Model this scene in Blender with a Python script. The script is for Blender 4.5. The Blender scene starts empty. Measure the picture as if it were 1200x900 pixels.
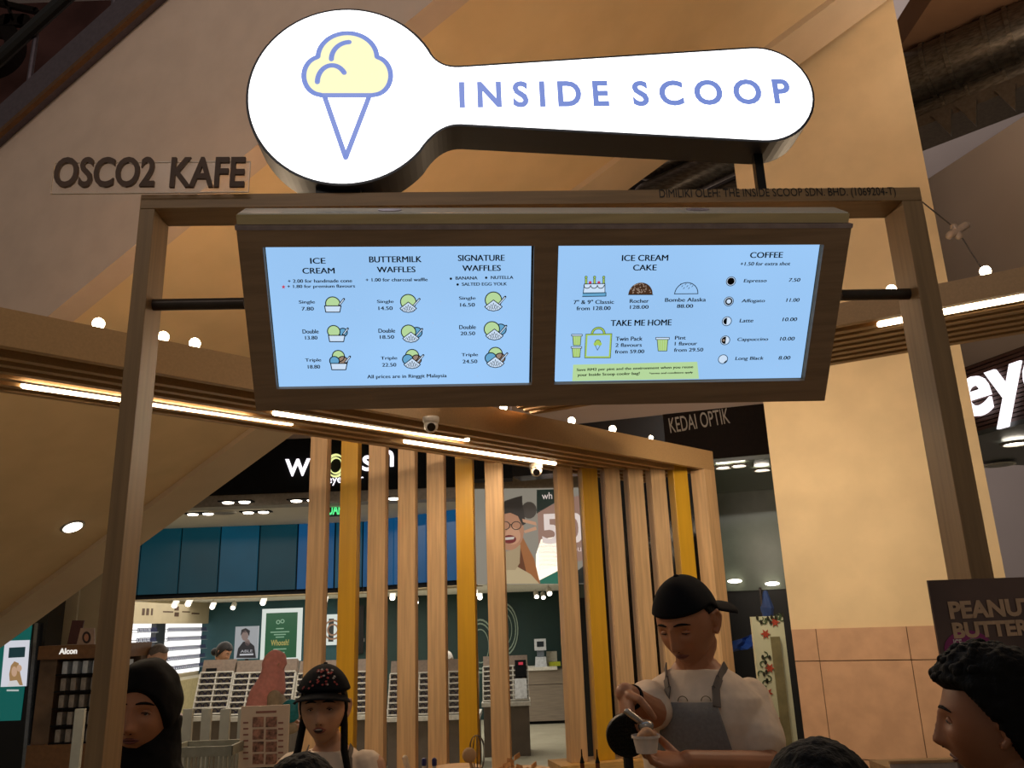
import bpy, bmesh, math, random
import numpy as np
from mathutils import Vector, Matrix, noise
random.seed(7)
# ------------------------------------------------------------------ camera
S = bpy.context.scene
COL = S.collection
F = 970.0; EYE = 1.65
_u = np.array([-119., 3354., -F]); _u /= np.linalg.norm(_u)
_f = np.array([0, 0, -1.]); _y = _f - _u*(_f@_u); _y /= np.linalg.norm(_y); _x = np.cross(_y, _u)
CM = np.array([_x, _y, _u])                     # camera axes -> world
cam = bpy.data.cameras.new('camera'); co = bpy.data.objects.new('camera', cam); COL.objects.link(co)
co.matrix_world = Matrix.Translation((0, 0, EYE)) @ Matrix(CM.tolist()).to_4x4()
cam.sensor_width = 36; cam.lens = F/1200*36; cam.clip_start = .05; cam.clip_end = 200
S.camera = co
# ------------------------------------------------------------------ world, exposure
S.view_settings.view_transform = 'Standard'; S.view_settings.look = 'None'
S.view_settings.exposure = 0.0; S.view_settings.gamma = 1
W = bpy.data.worlds.new('mall'); S.world = W; W.use_nodes = True
bg = W.node_tree.nodes['Background']; bg.inputs[0].default_value = (.64, .56, .47, 1); bg.inputs[1].default_value = .20
def area(name, loc, rot, size, power, color, sy=None):
    l = bpy.data.lights.new(name, 'AREA'); l.energy = power; l.color = color; l.size = size
    if sy: l.shape = 'RECTANGLE'; l.size_y = sy
    o = bpy.data.objects.new(name, l); o.location = loc; o.rotation_euler = rot; COL.objects.link(o); return o
def point(name, loc, power, color, r=.03):
    l = bpy.data.lights.new(name, 'POINT'); l.energy = power; l.color = color; l.shadow_soft_size = r
    o = bpy.data.objects.new(name, l); o.location = loc; COL.objects.link(o); return o
# shop ceiling lights, unseen fill light added behind and above the viewer
area('shop_light', (-3.0, 13.0, 2.16), (0, 0, 0), 6.0, 150, (1, .95, .86), 4.0)
area('shop_entrance_light', (-2.6, 9.7, 2.82), (0, 0, 0), 4.0, 45, (1, .9, .78), 1.0)
m_ = area('mall_light_behind', (-1.0, -2.5, 6.2), (math.radians(96), 0, 0), 3.0, 62, (1, .88, .80), 2.0); m_.data.spread = math.radians(110)  # unseen fill, added to brighten the escalator side
m_ = area('mall_light_right', (4.4, 3.4, 4.6), (math.radians(160), 0, 0), 2.0, 55, (1, .82, .66), 1.5); m_.data.spread = math.radians(140)  # unseen upward fill, added to brighten the ducts and high soffit
area('mall_light_far', (4.5, 9.5, 5.5), (math.radians(120), 0, 0), 4.0, 420, (1, .90, .85), 2.0)  # unseen fill, added to lift the far grey wall
m_ = area('column_spot', (.9, 4.0, 2.72), (math.radians(62), 0, math.radians(-42)), .25, 13, (1, .84, .64)); m_.data.spread = math.radians(120)  # fill added under the canopy to brighten the cream column
area('optical_shop_light', (2.0, 9.6, 2.85), (0, 0, 0), 2.2, 9, (1, .95, .85), .6)
area('right_shop_light', (4.8, 7.9, 2.9), (0, 0, 0), 1.5, 16, (1, .97, .9), .8)
# ------------------------------------------------------------------ maths helpers
V = Vector
def ray(px, py): return V((CM@np.array([px-600., 450.-py, -F])/F).tolist())
E0 = V((0, 0, EYE))
def atY(px, py, Y): d = ray(px, py); return d*(Y/d.y)+E0
def atZ(px, py, Z): d = ray(px, py); return d*((Z-EYE)/d.z)+E0
class Fr:
    """a plane in the place: origin, right, up, normal towards the viewer"""
    def __init__(s, P, ex, ey):
        s.P = V(P); s.ex = V(ex).normalized(); s.ey = V(ey).normalized(); s.n = s.ex.cross(s.ey).normalized()
    def hit(s, px, py):
        d = ray(px, py); return d*((s.P-E0).dot(s.n)/d.dot(s.n))+E0
    def uv(s, px, py):
        q = s.hit(px, py)-s.P; return (q.dot(s.ex), q.dot(s.ey))
    def pt(s, u, v, d=0): return s.P+s.ex*u+s.ey*v+s.n*d
    def off(s, d): return Fr(s.P+s.n*d, s.ex, s.ey)
def FY(Y, yaw=0): a = math.radians(yaw); return Fr((0, Y, EYE), (math.cos(a), math.sin(a), 0), (0, 0, 1))
# ------------------------------------------------------------------ materials
_m = {}
def hexc(h):
    h = h.lstrip('#'); c = [int(h[i:i+2], 16)/255 for i in (0, 2, 4)]
    return tuple(x/12.92 if x <= .04045 else ((x+.055)/1.055)**2.4 for x in c)
def mat(name, col, rough=.6, metal=0, scale=30, amt=.12, bump=.0, stretch=(1, 1, 1), coat=0, alpha=None, trans=0):
    if name in _m: return _m[name]
    if isinstance(col, str): col = hexc(col)
    m = bpy.data.materials.new(name); m.use_nodes = True; t = m.node_tree; b = t.nodes['Principled BSDF']
    tc = t.nodes.new('ShaderNodeTexCoord'); mp = t.nodes.new('ShaderNodeMapping'); mp.inputs['Scale'].default_value = stretch
    nz = t.nodes.new('ShaderNodeTexNoise'); nz.inputs['Scale'].default_value = scale; nz.inputs['Detail'].default_value = 4
    mx = t.nodes.new('ShaderNodeMixRGB'); mx.inputs[1].default_value = tuple(max(0, c*(1-amt)) for c in col)+(1,)
    mx.inputs[2].default_value = tuple(min(1, c*(1+amt)) for c in col)+(1,)
    t.links.new(tc.outputs['Object'], mp.inputs[0]); t.links.new(mp.outputs[0], nz.inputs[0])
    cr = t.nodes.new('ShaderNodeValToRGB'); cr.color_ramp.elements[0].position = .35; cr.color_ramp.elements[1].position = .65
    t.links.new(nz.outputs[0], cr.inputs[0]); t.links.new(cr.outputs[0], mx.inputs[0]); t.links.new(mx.outputs[0], b.inputs['Base Color'])
    b.inputs['Roughness'].default_value = rough; b.inputs['Metallic'].default_value = metal
    if rough >= .74: b.inputs['Specular IOR Level'].default_value = .18
    if coat: b.inputs['Coat Weight'].default_value = coat
    if trans: b.inputs['Transmission Weight'].default_value = trans
    if alpha is not None: b.inputs['Alpha'].default_value = alpha
    if bump:
        bp = t.nodes.new('ShaderNodeBump'); bp.inputs['Strength'].default_value = bump; bp.inputs['Distance'].default_value = .01
        t.links.new(nz.outputs[0], bp.inputs['Height']); t.links.new(bp.outputs[0], b.inputs['Normal'])
    _m[name] = m; return m
def emat(name, col, k, var=0):
    if name in _m: return _m[name]
    if isinstance(col, str): col = hexc(col)
    m = bpy.data.materials.new(name); m.use_nodes = True; t = m.node_tree; b = t.nodes['Principled BSDF']
    b.inputs['Base Color'].default_value = (.02, .02, .02, 1); b.inputs['Emission Color'].default_value = col+(1,)
    b.inputs['Emission Strength'].default_value = k; b.inputs['Roughness'].default_value = .35
    if var:
        tc = t.nodes.new('ShaderNodeTexCoord'); nz = t.nodes.new('ShaderNodeTexNoise'); nz.inputs['Scale'].default_value = 1.6
        mr = t.nodes.new('ShaderNodeMapRange'); mr.inputs[3].default_value = k*(1-var); mr.inputs[4].default_value = k*(1+var)
        t.links.new(tc.outputs['Object'], nz.inputs[0]); t.links.new(nz.outputs[0], mr.inputs[0]); t.links.new(mr.outputs[0], b.inputs['Emission Strength'])
    _m[name] = m; return m
def woodm(name, col, axis, rough=.5):
    st = {'x': (.06, 1, 1), 'y': (1, .06, 1), 'z': (1, 1, .045)}[axis]
    return mat(name, col, rough, 0, 60, .13, .05, st)
M_ = {}
# ------------------------------------------------------------------ mesh builder
class MB:
    def __init__(s): s.v = []; s.f = []
    def add(s, vs, fs):
        n = len(s.v); s.v += [V(p) for p in vs]; s.f += [tuple(i+n for i in f) for f in fs]; return s
    def obox(s, c, ax, ay, az):                  # half-axis vectors
        c, ax, ay, az = V(c), V(ax), V(ay), V(az)
        vs = [c+ax*i+ay*j+az*k for i in (-1, 1) for j in (-1, 1) for k in (-1, 1)]
        fs = [(0, 1, 3, 2), (4, 6, 7, 5), (0, 4, 5, 1), (2, 3, 7, 6), (0, 2, 6, 4), (1, 5, 7, 3)]
        if ax.cross(ay).dot(az) < 0: fs = [f[::-1] for f in fs]
        return s.add(vs, fs)
    def box(s, x0, x1, y0, y1, z0, z1):
        return s.obox(((x0+x1)/2, (y0+y1)/2, (z0+z1)/2), ((x1-x0)/2, 0, 0), (0, (y1-y0)/2, 0), (0, 0, (z1-z0)/2))
    def bar(s, a, b, w, h, up=(0, 0, 1)):        # rectangular bar between two points
        a, b = V(a), V(b); d = (b-a); L = d.length; d.normalize(); r = d.cross(V(up)).normalized(); u = r.cross(d)
        return s.obox((a+b)/2, d*(L/2), r*(w/2), u*(h/2))
    def prism(s, fr, pts, d0, d1):               # outline on a frame, extruded along its normal
        n = len(pts); vs = [fr.pt(u, v, d0) for u, v in pts]+[fr.pt(u, v, d1) for u, v in pts]
        ar = sum(pts[i][0]*pts[(i+1) % n][1]-pts[(i+1) % n][0]*pts[i][1] for i in range(n))
        fl = (ar > 0) == (d1 > d0)
        fs = [tuple(range(n))[::-1], tuple(range(n, 2*n))]+[(i, (i+1) % n, (i+1) % n+n, i+n) for i in range(n)]
        if not fl: fs = [f[::-1] for f in fs]
        return s.add(vs, fs)
    def ring(s, fr, u, v, r0, r1, d0, d1, n=24, a0=0, a1=360, sy=1):
        full = abs(a1-a0) >= 360; k = n if full else n+1; vs = []
        for i in range(k):
            a = math.radians(a0+(a1-a0)*i/n); c, q = math.cos(a), math.sin(a)*sy
            for (r, d) in ((r0, d0), (r1, d0), (r1, d1), (r0, d1)): vs.append(fr.pt(u+r*c, v+r*q, d))
        fs = []
        for i in range(n):
            j = (i+1) % k
            for q in range(4): fs.append((i*4+q, i*4+(q+1) % 4, j*4+(q+1) % 4, j*4+q))
        if not full: fs += [(0, 1, 2, 3), (n*4+3, n*4+2, n*4+1, n*4)]
        return s.add(vs, fs)
    def disc(s, fr, u, v, r, d0, d1, n=24, sy=1, a0=0, a1=360):
        k = n if a1-a0 >= 360 else n+1
        return s.prism(fr, [(u+r*math.cos(math.radians(a0+(a1-a0)*i/n)), v+r*sy*math.sin(math.radians(a0+(a1-a0)*i/n))) for i in range(k)], d0, d1)
    def stroke(s, fr, pts, w, d0, d1):
        for a, b in zip(pts, pts[1:]):
            dx, dy = b[0]-a[0], b[1]-a[1]; L = math.hypot(dx, dy) or 1; nx, ny = -dy/L*w/2, dx/L*w/2
            s.prism(fr, [(a[0]+nx, a[1]+ny), (a[0]-nx, a[1]-ny), (b[0]-nx, b[1]-ny), (b[0]+nx, b[1]+ny)], d0, d1)
            s.disc(fr, b[0], b[1], w/2, d0, d1, 10)
        s.disc(fr, pts[0][0], pts[0][1], w/2, d0, d1, 10); return s
    def tube(s, pts, radii, n=12, flat=None):    # tapered tube through points with rounded ends
        pts = [V(p) for p in pts]
        if not hasattr(radii, '__len__'): radii = [radii]*len(pts)
        P = []; R = []
        d0 = (pts[1]-pts[0]).normalized(); d1 = (pts[-1]-pts[-2]).normalized()
        for a in (85, 50, 22):
            P.append(pts[0]-d0*radii[0]*math.sin(math.radians(a))); R.append(radii[0]*math.cos(math.radians(a)))
        P += pts; R += list(radii)
        for a in (22, 50, 85):
            P.append(pts[-1]+d1*radii[-1]*math.sin(math.radians(a))); R.append(radii[-1]*math.cos(math.radians(a)))
        ref = V((0, 0, 1)) if abs(d0.z) < .9 else V((0, 1, 0)); base = len(s.v)
        for i, p in enumerate(P):
            d = (P[min(i+1, len(P)-1)]-P[max(i-1, 0)]).normalized()
            r = d.cross(ref)
            if r.length < 1e-4: r = d.cross(V((1, 0, 0)))
            r.normalize(); u = r.cross(d); ref = u
            for k in range(n):
                a = 2*math.pi*k/n; q = (r*math.cos(a)+u*math.sin(a))*R[i]
                s.v.append(p+q)
        for i in range(len(P)-1):
            for k in range(n): s.f.append((base+i*n+k, base+(i+1)*n+k, base+(i+1)*n+(k+1) % n, base+i*n+(k+1) % n))
        s.f.append(tuple(base+k for k in range(n))); s.f.append(tuple(base+(len(P)-1)*n+k for k in range(n))[::-1]); return s
    def cyl(s, a, b, r0, r1=None, n=20):
        a, b = V(a), V(b); r1 = r0 if r1 is None else r1; d = (b-a).normalized()
        x = d.cross(V((0, 0, 1)) if abs(d.z) < .9 else V((1, 0, 0))).normalized(); y = d.cross(x)
        vs = []
        for p, r in ((a, r0), (b, r1)): vs += [p+(x*math.cos(2*math.pi*k/n)+y*math.sin(2*math.pi*k/n))*r for k in range(n)]
        fs = [(k, (k+1) % n, (k+1) % n+n, k+n) for k in range(n)]+[tuple(range(n))[::-1], tuple(range(n, 2*n))]
        return s.add(vs, fs)
    def lathe(s, c, prof, n=24, axis=(0, 0, 1)):  # prof: list of (r, h)
        c = V(c); d = V(axis).normalized(); x = d.cross(V((0, 1, 0)) if abs(d.y) < .9 else V((1, 0, 0))).normalized(); y = d.cross(x); vs = []
        for r, h in prof: vs += [c+d*h+(x*math.cos(2*math.pi*k/n)+y*math.sin(2*math.pi*k/n))*max(r, 1e-4) for k in range(n)]
        m = len(prof)
        fs = [(i*n+k, i*n+(k+1) % n, (i+1)*n+(k+1) % n, (i+1)*n+k) for i in range(m-1) for k in range(n)]
        fs += [tuple(range(n))[::-1], tuple(range((m-1)*n, m*n))]
        return s.add(vs, fs)
    def ball(s, c, r, n=12, sc=(1, 1, 1), R=None):
        pr = []; c = V(c); m = n//2+1; vs = []
        for i in range(m+1):
            a = math.pi*i/m
            for k in range(n):
                b = 2*math.pi*k/n; q = V((math.sin(a)*math.cos(b)*sc[0], math.sin(a)*math.sin(b)*sc[1], math.cos(a)*sc[2]))*r
                vs.append(c+(R@q if R else q))
        fs = [(i*n+k, (i+1)*n+k, (i+1)*n+(k+1) % n, i*n+(k+1) % n) for i in range(m) for k in range(n)]
        return s.add(vs, fs)
    def loft(s, rings, n=28):                    # rings: (centre, rx vector, ry vector)
        base = len(s.v)
        for c, rx, ry in rings:
            for k in range(n):
                a = 2*math.pi*k/n; s.v.append(V(c)+V(rx)*math.cos(a)+V(ry)*math.sin(a))
        m = len(rings)
        for i in range(m-1):
            for k in range(n): s.f.append((base+i*n+k, base+i*n+(k+1) % n, base+(i+1)*n+(k+1) % n, base+(i+1)*n+k))
        s.f.append(tuple(base+k for k in range(n))[::-1]); s.f.append(tuple(base+(m-1)*n+k for k in range(n))); return s
    def text(s, fr, txt, u, v, w=None, h=None, d0=.0005, d1=.001, bold=0, shear=0, rot=0):
        """lettering centred on (u,v); w total width, h total height of the glyph box"""
        cu = bpy.data.curves.new('t', 'FONT'); cu.body = txt; cu.size = 1; cu.offset = bold; cu.shear = shear; cu.resolution_u = 4
        ob = bpy.data.objects.new('t', cu); COL.objects.link(ob); dg = bpy.context.evaluated_depsgraph_get()
        me = bpy.data.meshes.new_from_object(ob.evaluated_get(dg)); bpy.data.objects.remove(ob); bpy.data.curves.remove(cu)
        xs = [p.co.x for p in me.vertices]; ys = [p.co.y for p in me.vertices]
        if not xs: return s
        cx, cy = (min(xs)+max(xs))/2, (min(ys)+max(ys))/2; sx = w/(max(xs)-min(xs)) if w else None
        sy = h/(max(ys)-min(ys)) if h else sx
        sx = sx or sy; cr, sr = math.cos(rot), math.sin(rot)
        top = []; bot = []
        for p in me.vertices:
            a, b = (p.co.x-cx)*sx, (p.co.y-cy)*sy; a, b = a*cr-b*sr, a*sr+b*cr
            top.append(fr.pt(u+a, v+b, d1)); bot.append(fr.pt(u+a, v+b, d0))
        n = len(top); cnt = {}
        for p in me.polygons:
            vv = list(p.vertices)
            for i in range(len(vv)): e = (vv[i], vv[(i+1) % len(vv)]); cnt[e] = 1
        fs = [tuple(p.vertices) for p in me.polygons]
        up = me.polygons[0].normal.z > 0
        if not up: fs = [f[::-1] for f in fs]; cnt = {(b, a): 1 for a, b in cnt}
        if d1-d0 > .002:
            sides = [(a+n, b+n, b, a) for (a, b) in cnt if (b, a) not in cnt]
            s.add(top+bot, fs+sides)
        else: s.add(top, fs)
        bpy.data.meshes.remove(me); return s
    def build(s, name, m, parent=None, origin=None, smooth=False, bevel=0, label=None):
        if parent is not None: og = V(parent['_o'])
        elif origin is not None: og = V(origin)
        else:
            xs = [p.x for p in s.v]; ys = [p.y for p in s.v]; og = V(((min(xs)+max(xs))/2, (min(ys)+max(ys))/2, min(p.z for p in s.v)))
        me = bpy.data.meshes.new(name); me.from_pydata([tuple(p-og) for p in s.v], [], s.f); me.update()
        if isinstance(m, (list, tuple)):
            for q in m: me.materials.append(q)
        elif m: me.materials.append(m)
        if smooth: me.polygons.foreach_set('use_smooth', [True]*len(me.polygons))
        o = bpy.data.objects.new(name, me); COL.objects.link(o)
        if parent is not None: o.parent = parent; o['_o'] = parent['_o']
        else: o.location = og; o['_o'] = list(og)
        if bevel:
            b = o.modifiers.new('b', 'BEVEL'); b.width = bevel; b.segments = 2; b.limit_method = 'ANGLE'
        if label: o['label'] = label
        return o
def thing(name, label, cat, loc, group=None):
    o = bpy.data.objects.new(name, None); COL.objects.link(o); o.location = V(loc); o['_o'] = list(V(loc)); o['label'] = label; o['category'] = cat
    o.empty_display_size = .1
    if group: o['group'] = group
    return o
def tag(o, label, cat, group=None, kind=None):
    o['label'] = label; o['category'] = cat
    if group: o['group'] = group
    if kind: o['kind'] = kind
    return o
def struct(o, label=None, cat=None):
    o['kind'] = 'structure'
    if label: o['label'] = label
    if cat: o['category'] = cat
    return o
def copyt(o, dloc, label=None, group=None, parent=None):
    c = o.copy(); COL.objects.link(c)
    if parent is not None: c.parent = parent
    else: c.location = o.location+V(dloc); c['_o'] = list(V(o['_o'])+V(dloc))
    if label: c['label'] = label
    if group: c['group'] = group
    for ch in list(o.children): copyt(ch, (0, 0, 0), parent=c)
    return c
def remesh(o, vox, sm=2):
    r = o.modifiers.new('r', 'REMESH'); r.mode = 'VOXEL'; r.voxel_size = vox; r.use_smooth_shade = True
    if sm: q = o.modifiers.new('s', 'SMOOTH'); q.iterations = sm; q.factor = .5
    return o
def rectpts(fr, x0, y0, x1, y1):
    """a true rectangle in the frame from two opposite picture corners"""
    xm, ym = (x0+x1)/2, (y0+y1)/2
    u0 = fr.uv(x0, ym)[0]; u1 = fr.uv(x1, ym)[0]; v0 = fr.uv(xm, y1)[1]; v1 = fr.uv(xm, y0)[1]
    return u0, u1, v0, v1
def rect(mb, fr, x0, y0, x1, y1, d0, d1):
    u0, u1, v0, v1 = rectpts(fr, x0, y0, x1, y1)
    return mb.prism(fr, [(u0, v0), (u1, v0), (u1, v1), (u0, v1)], d0, d1)
def ptext(mb, fr, t, x, y, w, h, d0=.0006, d1=.0012, **k):
    u, v = fr.uv(x, y); uw = fr.uv(x+w/2, y)[0]-fr.uv(x-w/2, y)[0]; vh = fr.uv(x, y-h/2)[1]-fr.uv(x, y+h/2)[1]
    return mb.text(fr, t, u, v, abs(uw), abs(vh), d0, d1, **k)
# ================================================================== STRUCTURE
beige = mat('painted_plaster', '#bda796', .8, 0, 6, .04)
soff = mat('soffit_plaster', '#d2b58c', .85, 0, 3, .05)
cream = mat('column_plaster', '#dbc096', .8, 0, 4, .05)
lilac = mat('grey_upper_wall', '#a89c98', .85, 0, 1, .02)
tile = mat('marble_tile', '#c49a78', .3, 0, 9, .08, coat=.2)
blackm = mat('black_panel', '#0c0d0f', .75, 0, 20, .2)
darkg = mat('dark_green_glass', '#5d6356', .25, 0, 4, .1)
floorm = mat('floor_tile', '#c3bda6', .25, 0, 3, .08)
mb = MB(); mb.box(-14, 10, -3, 18, -.1, 0); struct(mb.build('floor', floorm), 'pale polished mall floor', 'floor')
mb = MB(); mb.box(-16, 14, 17.5, 17.7, 0, 12); struct(mb.build('wall_back', lilac), 'grey plaster mall wall high behind the shops', 'wall')
mb = MB(); mb.box(-16, 14, 3.2, 17.5, 11.0, 11.2); struct(mb.build('ceiling', lilac), 'grey mall ceiling far overhead', 'ceiling')
# sloping escalator: soffit plane through C edge (far) and B edge (near)
A0 = atY(340, 505, 7.0); A1 = atY(1015, 11, 5.2); dd = (A1-A0)
hc = V((-dd.y, dd.x, 0)).normalized(); WD = 2.5
def esc(t, w, up=0): return A0+dd*t-hc*w+V((0, 0, up))
esc_o = thing('escalator', 'pale plastered escalator run climbing to the right over the kiosk', 'escalator', (esc(-.95, 1.2).x, esc(-.95, 1.2).y, 0))
T0, T1 = -.86, 1.7
mb = MB(); mb.add([esc(T0, .42), esc(T1, .42), esc(T1, WD), esc(T0, WD), esc(T0, .42, .2), esc(T1, .42, .2), esc(T1, WD, .2), esc(T0, WD, .2)],
       [(0, 1, 2, 3), (7, 6, 5, 4), (0, 4, 5, 1), (1, 5, 6, 2), (2, 6, 7, 3), (3, 7, 4, 0)]); mb.build('soffit_panel', soff, esc_o)
mb = MB(); mb.add([esc(T0, 0, -.05), esc(T1, 0, -.05), esc(T1, .42, -.05), esc(T0, .42, -.05), esc(T0, 0, .6), esc(T1, 0, .6), esc(T1, .42, .6), esc(T0, .42, .6)],
       [(0, 1, 2, 3), (7, 6, 5, 4), (0, 4, 5, 1), (1, 5, 6, 2), (2, 6, 7, 3), (3, 7, 4, 0)]); mb.build('edge_beam', mat('edge_plaster', '#c8b092', .85, 0, 3, .04), esc_o)
SH = 1.62
mb = MB(); mb.add([esc(T0, WD, -.02), esc(T1, WD, -.02), esc(T1, WD+.15, -.02), esc(T0, WD+.15, -.02), esc(T0, WD, SH), esc(T1, WD, SH), esc(T1, WD+.15, SH), esc(T0, WD+.15, SH)],
       [(0, 1, 2, 3), (7, 6, 5, 4), (0, 4, 5, 1), (1, 5, 6, 2), (2, 6, 7, 3), (3, 7, 4, 0)]); mb.build('side_cladding', beige, esc_o)
trimm = mat('brushed_trim', '#5d535a', .4, .6, 40, .1)
mb = MB(); mb.bar(esc(T0, WD+.1, SH+.07), esc(T1, WD+.1, SH+.07), .26, .2); mb.build('metal_trim', trimm, esc_o)
mb = MB(); mb.bar(esc(T0, WD+.22, SH-.05), esc(T1, WD+.22, SH-.05), .03, .03); mb.build('edge_bead', mat('bronze_bead', '#6a4a30', .4, .6), esc_o)
mb = MB(); mb.tube([esc(T0, WD+.05, SH+.95), esc(T1, WD+.05, SH+.95)], .045, 10); mb.build('handrail', mat('black_rubber', '#0b0a0c', .5), esc_o)
for k in range(9):
    t = -.5+k*.14
    mb = MB(); mb.tube([esc(t, WD, SH+.1), esc(t, WD, SH+.95)], .018, 8); mb.build('baluster', trimm, esc_o)
# far upper left: dark gallery above the escalator
mb = MB(); mb.box(-9, -3.2, 9.9, 10.1, 5.9, 10.5); struct(mb.build('wall_upper_left', mat('dusk_pink_wall', '#5d3f3c', .8, 0, 1.5, .3)), 'dim pinkish gallery wall above the escalator', 'wall')
g = Fr((0, 8.5, EYE), (1, 0, 0), (0, 0, 1))
gal = thing('gallery_railing', 'dark curved railing frame of the upper gallery at the top left', 'railing', g.hit(20, 40))
mb = MB(); u, v = g.uv(-6, 62); r = abs(g.uv(18, 62)[0]-u); mb.ring(g, u, v, r*.8, r*1.55, 0, .15, 30); mb.build('round_end', mat('dark_metal', '#17110f', .4, .4), gal)
mb = MB(); mb.stroke(g, [g.uv(4, 12), g.uv(50, 22)], .07, .1, .16); mb.stroke(g, [g.uv(10, 0), g.uv(24, 34)], .03, .1, .16); mb.stroke(g, [g.uv(14, 33), g.uv(36, 33)], .16, .1, .16); mb.build('rail', mat('dark_metal', '#17110f'), gal)
# column with tiled foot
c0 = atY(895, 475, 5.7); c1 = atY(1139, 475, 5.15)
ca, cb = V((c0.x, c0.y, 0)), V((c1.x, c1.y, 0)); ce = (cb-ca).normalized(); CF = Fr(ca, ce, (0, 0, 1)); CW = (cb-ca).length
ct = atY(1000, 736, 5.45).z
colm = thing('column', 'tall square cream column with a brown tiled foot right of the slat screen', 'column', ca+ce*CW/2)
mb = MB(); mb.prism(CF, [(0, ct), (CW, ct), (CW, 9), (0, 9)], -1.0, 0); mb.build('plaster_shaft', cream, colm)
mb = MB(); mb.prism(CF, [(.02, 0), (CW-.02, 0), (CW-.02, ct), (.02, ct)], -.98, -.0); mb.build('grout_core', mat('grout', '#6a4c34', .9), colm)
rows = [(CF.uv(1000, 774)[1]+.003, ct), (CF.uv(1000, 889)[1], CF.uv(1000, 774)[1]-.003), (.45, CF.uv(1000, 889)[1]-.006), (.0, .445)]
cuts = [0, CF.uv(959, 760)[0], CF.uv(1066, 760)[0], CW]
for z0, z1 in rows:
    for a, b in zip(cuts, cuts[1:]):
        mb = MB(); mb.prism(CF, [(a+.002, z0), (b-.002, z0), (b-.002, z1), (a+.002, z1)], .0, .012+random.random()*.002); mb.build('tile', tile, colm)
# high soffit and ducts top right
h = 7.2; q0, q1 = atZ(1040, 78, h), atZ(1290, -32, h); nn = V((0, -3.2, 0))
mb = MB(); mb.add([q0, q1, q1+nn, q0+nn]+[p+V((0, 0, .3)) for p in (q0, q1, q1+nn, q0+nn)], [(0, 1, 2, 3), (7, 6, 5, 4), (0, 4, 5, 1), (1, 5, 6, 2), (2, 6, 7, 3), (3, 7, 4, 0)])
struct(mb.build('trim_1', mat('brown_soffit', '#8a6548', .8, 0, 3, .05)), 'brown plaster soffit above the ducts at upper right', 'soffit')
duct = mat('galvanised_duct', '#6b6256', .35, .8, 14, .35, stretch=(1, 1, 4))
a, b = atZ(1040, 103, 6.9), atZ(1290, -1, 6.9)
D = thing('air_duct', 'round galvanised ventilation duct with joint bands at upper right', 'duct', (a+b)/2)
mb = MB(); mb.tube([a, b], .27, 24); mb.build('pipe', duct, D, smooth=True)
for t in (.22, .33, .52, .62, .8):
    p = a.lerp(b, t); e = (b-a).normalized(); mb = MB(); mb.cyl(p-e*.02, p+e*.02, .29, n=28); mb.build('joint_band', duct, D)
a, b = atZ(1045, 150, 6.6), atZ(1290, 50, 6.6)
D = thing('lower_air_duct', 'lower galvanised duct with triangular brackets under the round duct', 'duct', (a+b)/2)
mb = MB(); mb.tube([a, b], .2, 20); mb.build('pipe', duct, D, smooth=True)
mb = MB(); mb.bar(a+V((0, 0, -.2)), b+V((0, 0, -.2)), .5, .12); mb.build('cable_tray', mat('tray_metal', '#6e6152', .4, .6), D)
for t in (.3, .42, .6):
    p = a.lerp(b, t); e = (b-a).normalized(); mb = MB(); fr = Fr(p, e, (0, 0, 1)); mb.prism(fr, [(-.1, -.22), (.08, -.22), (.03, -.5)], .26, .3); mb.build('bracket', mat('tray_metal', '#6e6152'), D)
    mb = MB(); mb.cyl(p-e*.015, p+e*.015, .22, n=20); mb.build('joint_band', duct, D)
a, b = atY(760, 232, 9), atY(880, 176, 9)
D = thing('distant_air_duct', 'dark duct run glimpsed between the escalator edge and the column', 'duct', (a+b)/2)
for k, (o, r) in enumerate(((0, .2), (.38, .13), (-.4, .11))):
    mb = MB(); mb.tube([a+V((0, 0, o)), b+V((0, 0, o))], r, 12); mb.build('pipe', duct, D, smooth=True)
mb = MB(); mb.add([atY(725, 225, 9.5), atY(880, 225, 9.5), atY(880, 150, 9.5), atY(770, 150, 9.5)], [(0, 1, 2, 3)]); 
mb.add([p+V((0, .1, 0)) for p in (atY(725, 225, 9.5), atY(880, 225, 9.5), atY(880, 150, 9.5), atY(770, 150, 9.5))], [(3, 2, 1, 0)]); mb.build('backing_tray', mat('dark_metal', '#17110f'), D)
# lit cream beam end and hanging cable clip, far right
mb = MB(); f9 = FY(8.5, -20); mb.prism(f9, [f9.uv(*p) for p in ((1180, 188), (1240, 165), (1240, 235), (1198, 215))], -.4, 0)
tag(mb.build('beam_end', mat('pale_beam', '#d3b49a', .8)), 'pale plaster beam end at the far right edge', 'beam')
f = FY(4.2); K = thing('wire_clamp', 'clear clamp on a diagonal steel wire right of the timber frame', 'clamp', f.hit(1125, 270))
mb = MB(); mb.tube([f.hit(1080, 236), f.hit(1122, 270), f.hit(1152, 318)], .004, 8); mb.build('wire', mat('steel', '#4a4340', .4, .8), K)
mb = MB(); mb.tube([f.hit(1113, 276), f.hit(1132, 264)], .022, 10); mb.tube([f.hit(1118, 266), f.hit(1124, 277)], .02, 10); mb.build('clamp_body', mat('clamp_plastic', '#8d7c70', .3), K, smooth=True)
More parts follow.
